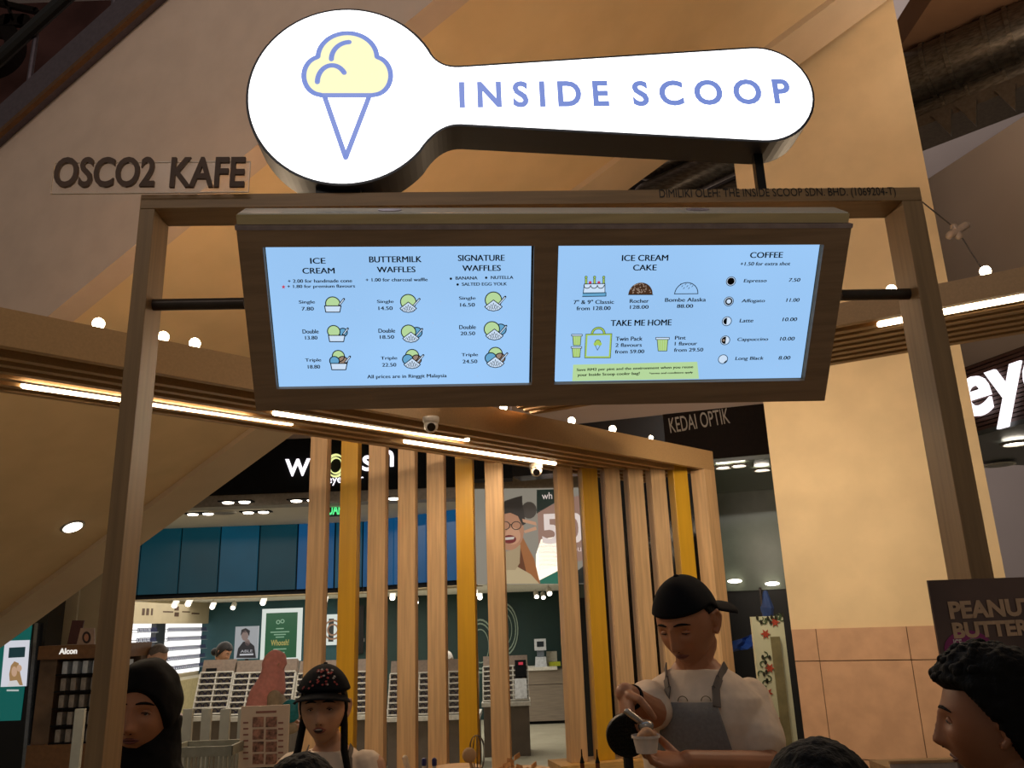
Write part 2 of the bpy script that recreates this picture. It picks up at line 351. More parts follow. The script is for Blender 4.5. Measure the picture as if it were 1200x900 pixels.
# ------------------------------------------------------------------ storefronts
SL = Fr((0, 8.7, 0), (1, 0, 0), (0, 0, 1))
def srect(name, m, x0, y0, x1, y1, fr, th, **k):
    mb = MB(); rect(mb, fr, x0, y0, x1, y1, -th, 0); return mb.build(name, m, **k)
zt = atY(350, 514, 8.7).z; zb = atY(350, 577, 8.7).z
xR = SL.uv(600, 540)[0]
mb = MB(); mb.box(-7.5, xR, 8.75, 9.0, zt, 5.2); struct(mb.build('trim_2', mat('bulkhead', '#bda898', .8, 0, 1.5, .03)), 'pale bulkhead above the black shop band', 'wall')
xM = SL.uv(548, 560)[0]; zb2 = atY(600, 560, 8.7).z
mb = MB(); mb.box(SL.uv(238, 540)[0]-2.5, xM, 8.7, 8.95, zb, zt); B1 = struct(mb.build('trim_3', blackm), 'black fascia band across the eyewear shop', 'fascia')
mb = MB(); mb.box(xM, xR, 8.7, 8.95, zb2, zt); struct(mb.build('trim_7', blackm), 'higher black fascia above the woman poster', 'fascia')
mb = MB(); mb.box(-7.5, xM, 8.72, 8.95, zb-.12, zb); struct(mb.build('trim_4', mat('grey_lip', '#8b8378', .5)), 'grey lip under the black fascia band', 'trim')
# right-hand storefront
ra = V((xR, 8.7, 0)); rb = atY(905, 540, 7.9); rb = V((rb.x, rb.y, 0)); RF = Fr(ra, (rb-ra), (0, 0, 1)); RW = (rb-ra).length+1.5
mb = MB(); mb.prism(RF, [(0, zt), (RW, zt), (RW, 5.2), (0, 5.2)], -.3, -.05); struct(mb.build('trim_5', mat('bulkhead', '#bda48c')), 'pale bulkhead above the optical shop', 'wall')
u1 = RF.uv(779, 510)[0]; zr = zb2+.01
mb = MB(); mb.prism(RF, [(0, zr), (u1, zr), (u1, zt), (0, zt)], -.3, 0); struct(mb.build('trim_6', mat('navy_black', '#0d0e14', .25)), 'blue-black fascia left of the optical sign', 'fascia')
mb = MB(); mb.prism(RF, [(u1, zr), (RW, zr), (RW, zt), (u1, zt)], -.3, .02); ks = mb.build('optical_fascia_sign', mat('brown_black', '#1c120d', .75))
tag(ks, 'brown-black fascia panel with thin grey letters left of the cream column', 'sign')
ks_o = ks
mb = MB(); ptext(mb, RF.off(.021), 'KEDAI OPTIK', 819, 493, 71, 18, 0, .006, rot=.07); mb.build('lettering', mat('grey_letters', '#b0a393', .5), ks_o)
uo = RF.uv(718, 560)[0]; mb = MB(); mb.prism(RF, [(uo, zr-.04), (RW, zr-.04), (RW, zr), (uo, zr)], -2.4, -.0); struct(mb.build('ceiling_optical', darkg), 'dark soffit over the optical shopfront', 'ceiling')
mb = MB(); mb.prism(RF, [(RF.uv(700, 600)[0]-.1, 0), (RF.uv(832, 600)[0], 0), (RF.uv(832, 600)[0], zr-.04), (RF.uv(700, 600)[0]-.1, zr-.04)], -.45, -.15)
struct(mb.build('wall_black', mat('black_glass', '#0c0e0d', .12)), 'glossy black wall panel behind the right slats', 'wall')
zz = atY(870, 686, 8.3).z
mb = MB(); mb.prism(RF, [(0, zz), (RW, zz), (RW, zr-.04), (0, zr-.04)], -2.3, -2.2); struct(mb.build('wall_optical', darkg), 'grey green wall inside the optical shop', 'wall')
mb = MB(); mb.prism(RF, [(0, 0), (RW, 0), (RW, zz), (0, zz)], -2.35, -2.22); struct(mb.build('wall_optical_lower', mat('near_black', '#0d0c0b', .4)), 'near black lower interior of the optical shop', 'wall')
dl = emat('downlight_glow', (1, .9, .75), 9)
def downlight(px, py, z, r, label, rim=True, group=None):
    p = atZ(px, py, z); t = thing('downlight', label, 'ceiling light', p, group)
    mb = MB(); mb.lathe(p, [(r, 0), (r, .01), (r*.2, .012)], 20, (0, 0, -1)); mb.build('lamp_disc', dl, t)
    mb = MB(); fr = Fr(p+V((0, 0, -.012)), (1, 0, 0), (0, -1, 0)); mb.ring(fr, 0, 0, r, r*1.25, -.01, .012, 20); mb.build('rim', mat('lamp_rim', '#8a857c', .4), t); return t
for px, py, lb in ((848, 546, 'left lamp of the pair under the optical fascia'), (865, 544, 'right lamp of the pair under the optical fascia'), (893, 549, 'single lamp under the optical fascia beside the column')):
    downlight(px, py, zr-.06, .075, lb)
for px, py, lb in ((861, 681, 'small low wall lamp beside the server\'s cap, left of two'), (905, 684, 'small low wall lamp just left of the cream column')):
    p = RF.off(-2.15).hit(px, py); t = thing('wall_lamp', lb, 'lamp', p, 'low wall lamps'); mb = MB(); mb.ball(p, .085, 14, (1, .5, .26)); mb.build('glow', dl, t); mb = MB(); mb.prism(Fr((p.x, p.y, p.z), RF.ex, (0, 0, 1)), [(-.05, -.02), (.05, -.02), (.05, .02), (-.05, .02)], -.05, -.02); mb.build('bracket', blackm, t)
# eye shop far right
ea = atY(1125, 470, 7.0); eb = atY(1200, 450, 6.4); EF = Fr((ea.x, ea.y, 0), (eb.x-ea.x, eb.y-ea.y, 0), (0, 0, 1)); EFW = 3.0
e0, e1 = EF.uv(1165, 500)[1], EF.uv(1165, 417)[1]
es = thing('eyewear_sign', 'dark brown slatted fascia with big glowing white letters at far right', 'sign', EF.pt(1, e0))
mb = MB(); mb.prism(EF, [(-1, e0), (EFW, e0), (EFW, e1), (-1, e1)], -.2, -.02); mb.build('backing', mat('brown_black', '#2a1c14'), es)
nsl = 16
for k in range(nsl):
    z0 = e0+(e1-e0)*k/nsl; z1 = z0+(e1-e0)/nsl*.72; mb = MB(); mb.box(0, 1, 0, 1, 0, 1); mb = MB(); mb.prism(EF, [(-1, z0), (EFW, z0), (EFW, z1), (-1, z1)], -.02, 0); mb.build('slat', woodm('dark_slat', '#43281c', 'x'), es)
mb = MB(); ef = EF.off(.01); u, v = ef.uv(1134, 455)
lw = abs(ef.uv(1200, 450)[0]-ef.uv(1130, 450)[0]); mb.text(ef, 'eye', u+lw*.70, EF.uv(1165, 462)[1]-.05, lw*1.7, abs(e1-e0)*.86, 0, .03, bold=.02)
mb.build('lettering', emat('white_neon', (1, .93, 1), 1.6), es)
mb = MB(); mb.prism(EF, [(-1.2, e1), (EFW, e1), (EFW, 5.5), (-1.2, 5.5)], -.25, -.03); struct(mb.build('wall_right_upper', mat('grey_plaster', '#a3958a', .8, 0, 1.5, .03)), 'grey plaster wall above the brown slatted sign', 'wall')
mb = MB(); mb.prism(EF, [(-1, e0-.04), (EFW, e0-.04), (EFW, e0), (-1, e0)], -2.6, .0); struct(mb.build('ceiling_eyewear', mat('glass_grey', '#3b403b', .4)), 'grey ceiling behind the right shop glass', 'ceiling')
mb = MB(); mb.prism(EF, [(-1, 0), (EFW, 0), (EFW, e0), (-1, e0)], -2.7, -2.6); struct(mb.build('wall_right', mat('glass_grey2', '#525850', .35)), 'grey green wall inside the right shop', 'wall')
t = downlight(1190, 518, e0-.06, .1, 'bright downlight under the brown slatted sign')
p = atZ(1171, 544, e0-.06); t = thing('ceiling_speaker', 'round pale ceiling speaker grille in the right shop', 'speaker', p); mb = MB(); mb.lathe(p, [(.13, 0), (.12, .015), (.01, .02)], 24, (0, 0, -1)); mb.build('grille', mat('lamp_rim', '#8a857c'), t); mb = MB(); mb.ring(Fr(p, (1, 0, 0), (0, -1, 0)), 0, 0, .13, .15, 0, .012); mb.build('rim', mat('white_plastic', '#d9d4ca', .4), t)

n_ = (A1-A0).cross(hc).normalized(); d_ = ray(85, 617); p_ = E0+d_*((A0-E0).dot(n_)/d_.dot(n_)); n_ = n_ if n_.z < 0 else -n_
t = thing('recessed_downlight', 'oval bright downlight set in the sloping soffit left of the left post', 'ceiling light', p_)
mb = MB(); mb.lathe(p_+n_*.001, [(.075, 0), (.07, .012)], 22, n_); mb.build('lamp_disc', dl, t); mb = MB(); mb.lathe(p_, [(.095, 0), (.09, .006), (.076, .008)], 22, n_); mb.build('rim', mat('lamp_rim', '#8a857c'), t)

# ================================================================== KIOSK
wf = woodm('oak_dark', '#8f724f', 'x'); wfz = woodm('oak_post', '#8f724f', 'z'); wl = woodm('oak_light', '#c5a074', 'z')
ysl = mat('yellow_lacquer', '#c8961c', .4, 0, 40, .06, 0, (1, 1, .05)); ox = mat('oak_beam', '#a9865a', .5, 0, 110, .06)
ZB = 2.78; PL = atZ(165, 228, ZB); PR = atZ(1078, 219, ZB)
PF = Fr((PL.x, PL.y, 0), (PR.x-PL.x, PR.y-PL.y, 0), (0, 0, 1)); PW = (PR-PL).length; DP = .105; TW = .04
portal = thing('timber_frame', 'tall oak goal-post frame carrying the menu board and the lit sign', 'frame', PF.pt(PW/2, 0))
for u0 in (0, PW-.058):
    w = .04 if u0 == 0 else .058
    mb = MB(); mb.prism(PF, [(u0, 0), (u0+w, 0), (u0+w, ZB-.042), (u0, ZB-.042)], -DP, 0); mb.build('post', wfz, portal, bevel=.002)
mb = MB(); mb.prism(PF, [(0, ZB-.0415), (PW, ZB-.0415), (PW, ZB), (0, ZB)], -DP, 0); mb.build('top_beam', wf, portal, bevel=.002)
mb = MB(); ptext(mb, PF, 'DIMILIKI OLEH: THE INSIDE SCOOP SDN. BHD. (1069204-T)', 912, 227, 277, 12.5, .0005, .0015); mb.build('lettering', mat('black_letter', '#0c0a09', .5), portal)
# --- tilted menu board
yaw = math.radians(4); tr = math.radians(37); me_ = V((math.cos(yaw), math.sin(yaw), 0)); hh = V((math.sin(yaw), -math.cos(yaw), 0))
mup = V((0, 0, 1))*math.cos(tr)+hh*math.sin(tr); C0 = (PF.hit(178, 357)+PF.hit(1083, 346))/2
MF = Fr(C0, me_, mup)
board = thing('menu_board', 'wide tilted oak menu board with two glowing screens', 'menu board', C0)
L, R_, B_, T_ = -.777, .793, -.30, .185
sl = rectpts(MF, 316.5, 290, 625.5, 453.5); sr = rectpts(MF, 652.5, 286.5, 955, 448.5)
sl = (MF.uv(307, 291)[0]+.002, MF.uv(626, 289)[0], -.24, .142); sr = (MF.uv(654, 289)[0], MF.uv(966, 284)[0], -.238, .146)
wb = woodm('oak_board', '#8f745a', 'x')
mb = MB()
for (a, b, c, d) in ((L, R_, sl[3], T_), (L, R_, B_, sr[2]), (L, sl[0], sr[2], sl[3]), (sl[1], sr[0], sr[2], sl[3]), (sr[1], R_, sr[2], sl[3])):
    mb.prism(MF, [(a, c), (b, c), (b, d), (a, d)], -.035, 0)
mb.build('front_panel', wb, board)
mb = MB(); mb.prism(MF, [(L+.01, B_+.01), (R_-.01, B_+.01), (R_-.01, T_-.005), (L+.01, T_-.005)], -.10, -.036); mb.build('housing', wb, board)
mb = MB(); mb.prism(MF, [(L-.003, T_), (R_+.003, T_), (R_+.003, T_+.011), (L-.003, T_+.011)], -.03, .001); mb.build('metal_edge', mat('alu_edge', '#a79aa4', .35, .8), board)
mb = MB(); mb.prism(MF, [(L, T_+.012), (R_-.004, T_+.012), (R_-.004, T_+.036), (L, T_+.036)], -.1, -.012); mb.build('top_rail', mat('gold_oak', '#c8b486', .18, 0, 50, .1, 0, (.06, 1, 1), coat=1), board)
mb = MB(); mb.prism(MF, [(L+.004, T_+.0362), (R_-.008, T_+.0362), (R_-.008, T_+.0385), (L+.004, T_+.0385)], -.1, -.014); mb.build('top_cover', mat('white_lacquer', '#f2eee2', .15, 0, 10, .02, coat=1), board)  # pale strip stands in for a bright reflection along the rail
TF = Fr(MF.pt(0, T_+.0387, -.05), me_, -MF.n)
for px in (457, 818):
    u = TF.uv(px, 246)[0]; mb = MB(); mb.disc(TF, u, .01, .03, 0, .002, 24, .6); mb.build('vent_disc', mat('alu_edge', '#a79aa4'), board)
for (x0, y0, x1, y1) in ((173, 357.5, 287, 357.5), (984, 346, 1086, 346)):
    a, b = PF.off(-.05).hit(x0, y0), PF.off(-.05).hit(x1, y1); b.z = a.z
    mb = MB(); mb.cyl(a, b, .0155, n=24); mb.build('pivot_rod', mat('bronze_rod', '#3c332c', .4, .5), board, smooth=False)
scr = []
scrm = emat('menu_screen_glow', (.34, .60, .96), .95, .16)
ink = mat('screen_ink', '#0c0f14', .8)
for nm, s_ in (('left', sl), ('right', sr)):
    mb = MB(); mb.prism(MF, [(s_[0]+.0, s_[2]), (s_[1], s_[2]), (s_[1], s_[3]), (s_[0], s_[3])], -.033, -.022); b = mb.build('screen_bezel', mat('bezel', '#0a0a0c', .3), board)
    mb = MB(); mb.prism(MF, [(s_[0]+.004, s_[2]+.004), (s_[1]-.006, s_[2]+.004), (s_[1]-.006, s_[3]-.003), (s_[0]+.004, s_[3]-.003)], -.022, -.012); sc = mb.build('screen', scrm, board, label='pale blue screen listing ice cream and waffles' if nm == 'left' else 'pale blue screen listing cakes and coffee'); scr.append(sc)
QF = MF.off(-.0118)
cols = {'ink': ink}
def em(n, h, k=.8): return emat(n, h, k)
G = em('screen_green', '#c2e6a8', .85); BL = em('screen_blue', '#6fb4e0', .8); BR = em('screen_tan', '#a69080', .8); WH = em('screen_white', '#cfe4fb', .95); YG = em('screen_lime', '#b7dc62', .8); RD = em('screen_red', '#d8405c', .8); DB = em('screen_cocoa', '#4c3222', .8)
class Art:
    def __init__(s, parent, ox_, oy_, k): s.p = parent; s.o = (ox_, oy_, k); s.m = {}
    def px(s, x, y): return QF.uv(s.o[0]+x*s.o[2], s.o[1]+y*s.o[2])
    def g(s, n): return s.m.setdefault(n, MB())
    def t(s, txt, x, y, w, h, **k):
        for dx in ((-1, 0, 1) if h > 20 else (-.7, .7)): ptext(s.g('ink'), QF, txt, s.o[0]+(x+dx)*s.o[2], s.o[1]+y*s.o[2], w*s.o[2], h*s.o[2], .0012, .0014, **k)
    def poly(s, n, pts, lv=1): s.g(n).prism(QF, [s.px(*p) for p in pts], .0002*lv, .0002*lv+.0002)
    def disc(s, n, x, y, r, lv=1, a0=0, a1=360): u, v = s.px(x, y); rr = abs(s.px(x+r, y)[0]-u); s.g(n).disc(QF, u, v, rr, .0002*lv, .0002*lv+.0002, 22, 1, a0, a1)
    def ring(s, n, x, y, r, w=3, lv=5, a0=0, a1=360): u, v = s.px(x, y); rr = abs(s.px(x+r, y)[0]-u); ww = abs(s.px(x+w, y)[0]-u)/2; s.g(n).ring(QF, u, v, rr-ww, rr+ww, .0002*lv, .0002*lv+.0002, 24, a0, a1)
    def line(s, n, pts, w=3, lv=5): u = s.px(0, 0)[0]; s.g(n).stroke(QF, [s.px(*p) for p in pts], abs(s.px(w, 0)[0]-u), .0002*lv, .0002*lv+.0002)
    def done(s, mats):
        for n, mb in s.m.items(): mb.build({'ink': 'menu_lettering'}.get(n, 'icon_'+n), mats[n], s.p)
mats = dict(ink=ink, green=G, blue=BL, tan=BR, white=WH, lime=YG, red=RD, cocoa=DB)
A = Art(scr[0], 300, 280, .28333)
for t in (('ICE', 256, 90, 62, 24), ('CREAM', 259, 131, 132, 24), ('BUTTERMILK', 577, 84, 216, 25), ('WAFFLES', 580, 126, 158, 24), ('SIGNATURE', 932, 78, 192, 25), ('WAFFLES', 933, 120, 158, 24)): A.t(*t)
for t in (('+ 2.00 for handmade cone', 265, 173, 265, 14), ('+ 1.80 for premium flavours', 270, 197, 280, 17), ('+ 1.00 for charcoal waffle', 582, 168, 256, 14),
          ('BANANA', 871, 161, 90, 13), ('NUTELLA', 1018, 159, 92, 13), ('SALTED EGG YOLK', 945, 186, 186, 13), ('All prices are in Ringgit Malaysia', 625, 569, 328, 19)): A.t(*t)
for x, y in ((806, 164), (952, 160), (834, 188)): A.disc('ink', x, y, 5, 6)
st = []
for i in range(10): a = math.radians(90+36*i); r = 9 if i % 2 == 0 else 4; st.append((114+r*math.cos(a), 198-r*math.sin(a)))
A.poly('red', st, 5)
rows = [('Single', 'Double', 'Triple')]
def cup(x, y, n, sc=1.0):
    w, h = 34*sc, 26*sc
    if n == 1: A.disc('green', x, y-4, 30*sc, 1); A.ring('ink', x, y-4, 30*sc, 4)
    if n == 2: A.disc('blue', x+26*sc, y-8, 18*sc, 1); A.ring('ink', x+26*sc, y-8, 18*sc, 4, 5); A.disc('green', x-12*sc, y-12, 26*sc, 6); A.ring('ink', x-12*sc, y-12, 26*sc, 4, 7)
    if n == 3:
        A.disc('green', x-2, y-26*sc, 25*sc, 1); A.ring('ink', x-2, y-26*sc, 25*sc, 4, 5); A.disc('tan', x+16*sc, y-6, 20*sc, 2); A.ring('ink', x+16*sc, y-6, 20*sc, 4, 5); A.disc('blue', x-18*sc, y-6, 20*sc, 6); A.ring('ink', x-18*sc, y-6, 20*sc, 4, 7)
    pts = [(x-w, y+4), (x+w, y+4), (x+w*.85, y+4+h), (x-w*.85, y+4+h)]; A.poly('white', pts, 8); A.line('ink', pts+[pts[0]], 4, 9)
    A.line('ink', [(x+w*.8, y), (x+w*1.35, y-24*sc)], 10, 9); A.line('white', [(x+w*.85, y-2), (x+w*1.3, y-22*sc)], 4, 10)
def waffle(x, y, n, sc=1.0):
    if n == 1: A.disc('green', x, y-8, 32*sc, 1); A.ring('ink', x, y-8, 32*sc, 4)
    if n == 2: A.disc('blue', x+24*sc, y-6, 22*sc, 1); A.ring('ink', x+24*sc, y-6, 22*sc, 4, 5); A.disc('green', x-10*sc, y-8, 30*sc, 6); A.ring('ink', x-10*sc, y-8, 30*sc, 4, 7)
    if n == 3:
        A.disc('green', x, y-18*sc, 27*sc, 1); A.ring('ink', x, y-18*sc, 27*sc, 4, 5); A.disc('tan', x+18*sc, y-2, 20*sc, 2); A.ring('ink', x+18*sc, y-2, 20*sc, 4, 5); A.disc('blue', x-18*sc, y-2, 22*sc, 6); A.ring('ink', x-18*sc, y-2, 22*sc, 4, 7)
    A.line('ink', [(x+20*sc, y+10*sc), (x+46*sc, y-20*sc)], 10, 8); A.line('white', [(x+22*sc, y+8*sc), (x+45*sc, y-18*sc)], 4, 9)
    w = 34*sc; pts = [(x-w, y+18*sc), (x, y-8*sc), (x+w, y+18*sc)]+[(x+w*.9*math.cos(math.radians(a)), y+18*sc+17*sc*math.sin(math.radians(a))) for a in (20, 50, 90, 130, 160)]
    A.poly('white', pts, 10); A.line('ink', pts+[pts[0]], 3.5, 11)
    for k in range(-2, 3): A.line('ink', [(x+k*9*sc, y+3*sc+abs(k)*6*sc), (x+k*9*sc+8*sc, y+30*sc-abs(k)*2)], 1.8, 11); A.line('ink', [(x+k*9*sc, y+3*sc+abs(k)*6*sc), (x+k*9*sc-8*sc, y+30*sc-abs(k)*2)], 1.8, 11)
for i, (nm, pr, lx, ly, ix, iy) in enumerate((('Single', '7.80', 211, 262, 318, 272), ('Double', '13.80', 226, 382, 334, 394), ('Triple', '18.80', 237, 502, 343, 510))):
    A.t(nm, lx, ly, 66, 17); A.t(pr, lx+3, ly+26, 50, 15); cup(ix, iy, i+1)
for i, (nm, pr, lx, ly, ix, iy) in enumerate((('Single', '14.50', 535, 260, 630, 268), ('Double', '18.50', 541, 379, 641, 392), ('Triple', '22.50', 550, 494, 646, 500))):
    A.t(nm, lx, ly, 68, 17); A.t(pr, lx+1, ly+26, 58, 15); waffle(ix, iy, i+1)
for i, (nm, pr, lx, ly, ix, iy) in enumerate((('Single', '16.50', 874, 246, 982, 260), ('Double', '20.50', 875, 364, 986, 380), ('Triple', '24.50', 884, 480, 990, 494))):
    A.t(nm, lx, ly, 68, 17); A.t(pr, lx+1, ly+26, 60, 15); waffle(ix, iy, i+1, 1.06)
A.done(mats)
A = Art(scr[1], 640, 280, .28333)
for t in (('ICE CREAM', 409, 78, 190, 25), ('CAKE', 408, 118, 96, 24), ('TAKE ME HOME', 393, 346, 250, 25), ('COFFEE', 911, 66, 134, 24)): A.t(*t)
for t in (('7" & 9" Classic', 197, 260, 166, 17), ('from 128.00', 196, 286, 140, 16), ('Rocher', 385, 256, 78, 16), ('128.00', 385, 281, 76, 15), ('Bombe Alaska', 576, 251, 168, 16), ('88.00', 574, 277, 66, 15),
          ('Twin Pack', 343, 412, 110, 17), ('2 flavours', 341, 438, 108, 15), ('from 59.00', 345, 465, 120, 15), ('Pint', 555, 408, 44, 15), ('1 flavour', 578, 432, 92, 15), ('from 29.50', 589, 458, 120, 15),
          ('+1.50 for extra shot', 906, 102, 206, 15), ('Espresso', 864, 174, 94, 18), ('7.50', 1027, 169, 46, 15), ('Affogato', 856, 257, 96, 18), ('11.00', 1020, 252, 54, 15), ('Latte', 828, 337, 56, 15), ('10.00', 1007, 332, 60, 15),
          ('Cappuccino', 854, 416, 126, 18), ('10.00', 997, 412, 60, 15), ('Long Black', 840, 495, 116, 18), ('8.00', 985, 491, 48, 15)): A.t(*t, shear=.12 if t[1] > 800 else 0)
pts = [(112, 520), (625, 508), (632, 578), (108, 588)]; A.poly('green', pts, 1)
A.t('Save RM2 per pint and the environment when you reuse', 368, 536, 480, 14, rot=.012); A.t('your Inside Scoop cooler bag!', 258, 560, 256, 15, rot=.012); A.t('*terms and conditions apply', 516, 554, 180, 10, rot=.012)
# birthday cake
A.poly('white', [(156, 188), (243, 184), (243, 228), (152, 230)], 1); A.poly('blue', [(151, 222), (246, 220), (246, 237), (150, 239)], 2); A.line('ink', [(158, 186), (243, 184), (243, 222), (153, 224), (158, 186)], 3); A.line('ink', [(150, 238), (247, 236), (247, 221)], 3)
for x in (170, 198, 226): A.ring('ink', x, 190, 14, 3, 5, 180, 360)
for x in (165, 200, 238): A.poly('lime', [(x-4, 164), (x+4, 164), (x+4, 186), (x-4, 186)], 2); A.line('ink', [(x-4, 164), (x-4, 186)], 2); A.line('ink', [(x+4, 164), (x+4, 186)], 2); A.disc('lime', x, 158, 4, 3); A.ring('ink', x, 158, 5, 2)
for x in (182, 218): A.disc('red', x, 180, 6, 3)
A.disc('cocoa', 390, 230, 50, 1, 0, 180)
random.seed(3)
for k in range(46):
    a = math.radians(random.uniform(8, 172)); r = 46*math.sqrt(random.random()); A.disc('tan', 390+r*math.cos(a), 228-r*math.sin(a), 2.6, 3)
A.line('ink', [(340, 230), (441, 230)], 3)
A.ring('ink', 579, 228, 48, 3, 5, 0, 180); A.line('ink', [(530, 227), (627, 226)], 3)
for k in range(8): x = 553+k*7; A.line('ink', [(x, 190+(k % 3)*8), (x+5, 184+(k % 3)*8)], 2)
def pot(x, y, w, h):
    A.poly('green', [(x-w*.8, y-h*.7), (x+w*.8, y-h*.7), (x+w*.65, y+h), (x-w*.65, y+h)], 1); A.poly('white', [(x-w, y-h), (x+w, y-h), (x+w, y-h*.7), (x-w, y-h*.7)], 2)
    A.line('ink', [(x-w*.8, y-h*.7), (x-w*.65, y+h), (x+w*.65, y+h), (x+w*.8, y-h*.7)], 2.5); A.line('ink', [(x-w, y-h), (x+w, y-h), (x+w, y-h*.7), (x-w, y-h*.7), (x-w, y-h)], 2.5)
    for k in range(-2, 3): A.poly('lime', [(x+k*w*.28-1.5, y-h*.6), (x+k*w*.28+1.5, y-h*.6), (x+k*w*.24+1.5, y+h*.9), (x+k*w*.24-1.5, y+h*.9)], 3)
pot(127, 417, 22, 23); pot(125, 467, 22, 22); pot(481, 435, 28, 28)
bagp = [(168, 396), (268, 394), (262, 488), (163, 488)]; A.line('lime', bagp+[bagp[0]], 7, 4); A.line('ink', [(163, 393), (272, 391), (266, 492), (159, 492), (163, 393)], 2, 5); A.ring('lime', 215, 392, 25, 6, 4, 0, 180); A.ring('ink', 215, 392, 29, 2, 5, 0, 180); A.ring('ink', 215, 392, 21, 2, 5, 0, 180)
A.disc('lime', 213, 428, 11, 3); A.disc('lime', 204, 434, 8, 3); A.disc('lime', 222, 434, 8, 3); A.line('ink', [(203, 440), (212, 460), (223, 440)], 2, 5); A.ring('ink', 213, 428, 12, 1.8, 5, 0, 180)
for i, (x, y) in enumerate(((764, 175), (755, 258), (747, 340), (740, 419), (731, 497))):
    A.ring('ink', x, y, 19, 2.5, 5); A.disc('white', x, y, 17, 1)
    if i == 0: A.disc('cocoa', x, y, 15, 2); A.disc('ink', x, y, 14, 3)
    if i == 1: A.ring('ink', x, y, 12, 6, 5)
    if i == 2: A.disc('ink', x, y, 14, 3, 90, 270)
    if i == 3: A.disc('ink', x, y, 15, 3, 80, 280); A.disc('tan', x-6, y, 5, 4)
    if i == 4: A.disc('ink', x+3, y+3, 13, 3, 270, 360)
A.done(mats)
# --- lightbox sign shaped like an ice cream scoop
SG = Fr(PF.pt(0, 0, .02), PF.ex, (0, 0, 1)); TH = .115
def bez(pts, n=14): return pts
hu, hv = SG.uv(403, 115); r_h = abs(SG.uv(520, 115)[0]-SG.uv(288, 115)[0])/2; vt, vb = SG.uv(405, 10)[1], SG.uv(392, 218)[1]; hv = (vt+vb)/2; rv = (vt-vb)/2
hu = (SG.uv(289, 115)[0]+SG.uv(519, 115)[0])/2
e_u, e_t = SG.uv(955, 115)[0], SG.uv(892, 55)[1]; e_b = SG.uv(890, 167)[1]; er = (e_t-e_b)/2; ec = (e_t+e_b)/2; ecu = e_u-er
n_u = SG.uv(531, 100)[0]; n_t = SG.uv(531, 77)[1]; n_b = SG.uv(531, 148)[1]
def outline(g=0):
    P = []
    a0 = math.degrees(math.asin(min(1, (SG.uv(500, 58)[1]-hv)/rv))); a1 = math.degrees(math.asin(max(-1, (SG.uv(500, 178)[1]-hv)/rv)))
    for i in range(61):
        a = math.radians(a0+(360+a1-a0)*i/60); P.append((hu+(r_h+g)*math.cos(a), hv+(rv+g)*math.sin(a)))
    q0 = P[-1]; q1 = (n_u+.02, n_b-g)
    for i in range(1, 9):
        t = i/9; c = (n_u-.045, n_b-g+.004); P.append(((1-t)**2*q0[0]+2*t*(1-t)*c[0]+t*t*q1[0], (1-t)**2*q0[1]+2*t*(1-t)*c[1]+t*t*q1[1]))
    P.append(q1)
    for i in range(25):
        a = math.radians(-94+188*i/24); P.append((ecu+(er+g)*math.cos(a), ec+(er+g)*math.sin(a)))
    q0 = (n_u+.02, n_t+g); q1 = P[0]; P.append(q0)
    for i in range(1, 9):
        t = i/9; c = (n_u-.045, n_t+g-.004); P.append(((1-t)**2*q0[0]+2*t*(1-t)*c[0]+t*t*q1[0], (1-t)**2*q0[1]+2*t*(1-t)*c[1]+t*t*q1[1]))
    return P
sign = thing('lightbox_sign', 'glowing white scoop-shaped lightbox sign with a cone emblem above the timber frame', 'sign', SG.pt(.7, ZB))
mb = MB(); mb.prism(SG, outline(0), -TH, 0); mb.build('casing', mat('navy_casing', '#11131d', .55, 0), sign)
mb = MB(); mb.prism(SG, outline(-.0075), 0, .0025); mb.build('face', emat('sign_face', (1, .99, 1), 2.6), sign)
SS = SG.off(.0026); blue = emat('sign_blue', '#7e96e2', .85)
mb = MB()
# individually placed so the line matches: INSIDE (537-712) SCOOP (742-925)
def word(txt, x0, x1, y0, y1, y2, y3):   # y0,y1 top/bottom at x0 ; y2,y3 at x1
    u0, u1 = SS.uv(x0, (y0+y1)/2)[0], SS.uv(x1, (y2+y3)/2)[0]; v0 = SS.uv(x0, y1)[1]; v1 = SS.uv(x0, y0)[1]; w0 = SS.uv(x1, y3)[1]
    mb.text(SS, txt, (u0+u1)/2, (v0+v1)/2+(w0-v0)/2, u1-u0, (v1-v0), 0, .0012, bold=.032, rot=math.atan2(w0-v0, u1-u0))
word('I N S I D E', 538, 713, 96, 127, 95, 125); word('S C O O P', 741, 926, 95, 125, 92, 122)
mb.build('lettering', blue, sign)
def ip(x, y): return SS.uv(340+x*.2, 20+y*.2)   # icon drawn on the round head of the sign
def arc(cx, cy, rx, ry, a0, a1, n=20): return [(cx+rx*math.cos(math.radians(a0+(a1-a0)*i/n)), cy-ry*math.sin(math.radians(a0+(a1-a0)*i/n))) for i in range(n+1)]
sc_out = [(180, 458)]+arc(182, 345, 102, 112, 262, 105, 16)+arc(336, 238, 173, 143, 178, 2, 24)+arc(490, 345, 100, 112, 76, -82, 16)+[(480, 460), (180, 460)]
mb = MB(); mb.prism(SS, [ip(*p) for p in sc_out], 0, .0006); mb.build('scoop_emblem', emat('sign_yellow', '#fdf9c4', 1.0), sign)
wd = abs(ip(30, 0)[0]-ip(0, 0)[0])
mb = MB()
for pts in (sc_out+[sc_out[0]], arc(350, 248, 108, 100, 180, 92, 12), [(160, 382)]+arc(246, 370, 86, 88, 180, 62, 12)[0:] + [(318, 304)] if False else arc(246, 382, 86, 98, 180, 34, 14), [(205, 475), (326, 825), (460, 475)]):
    mb.stroke(SS, [ip(*p) for p in pts], wd, .0008, .0012)
mb.build('cone_outline', emat('sign_blue', '#7e96e2', .85), sign)
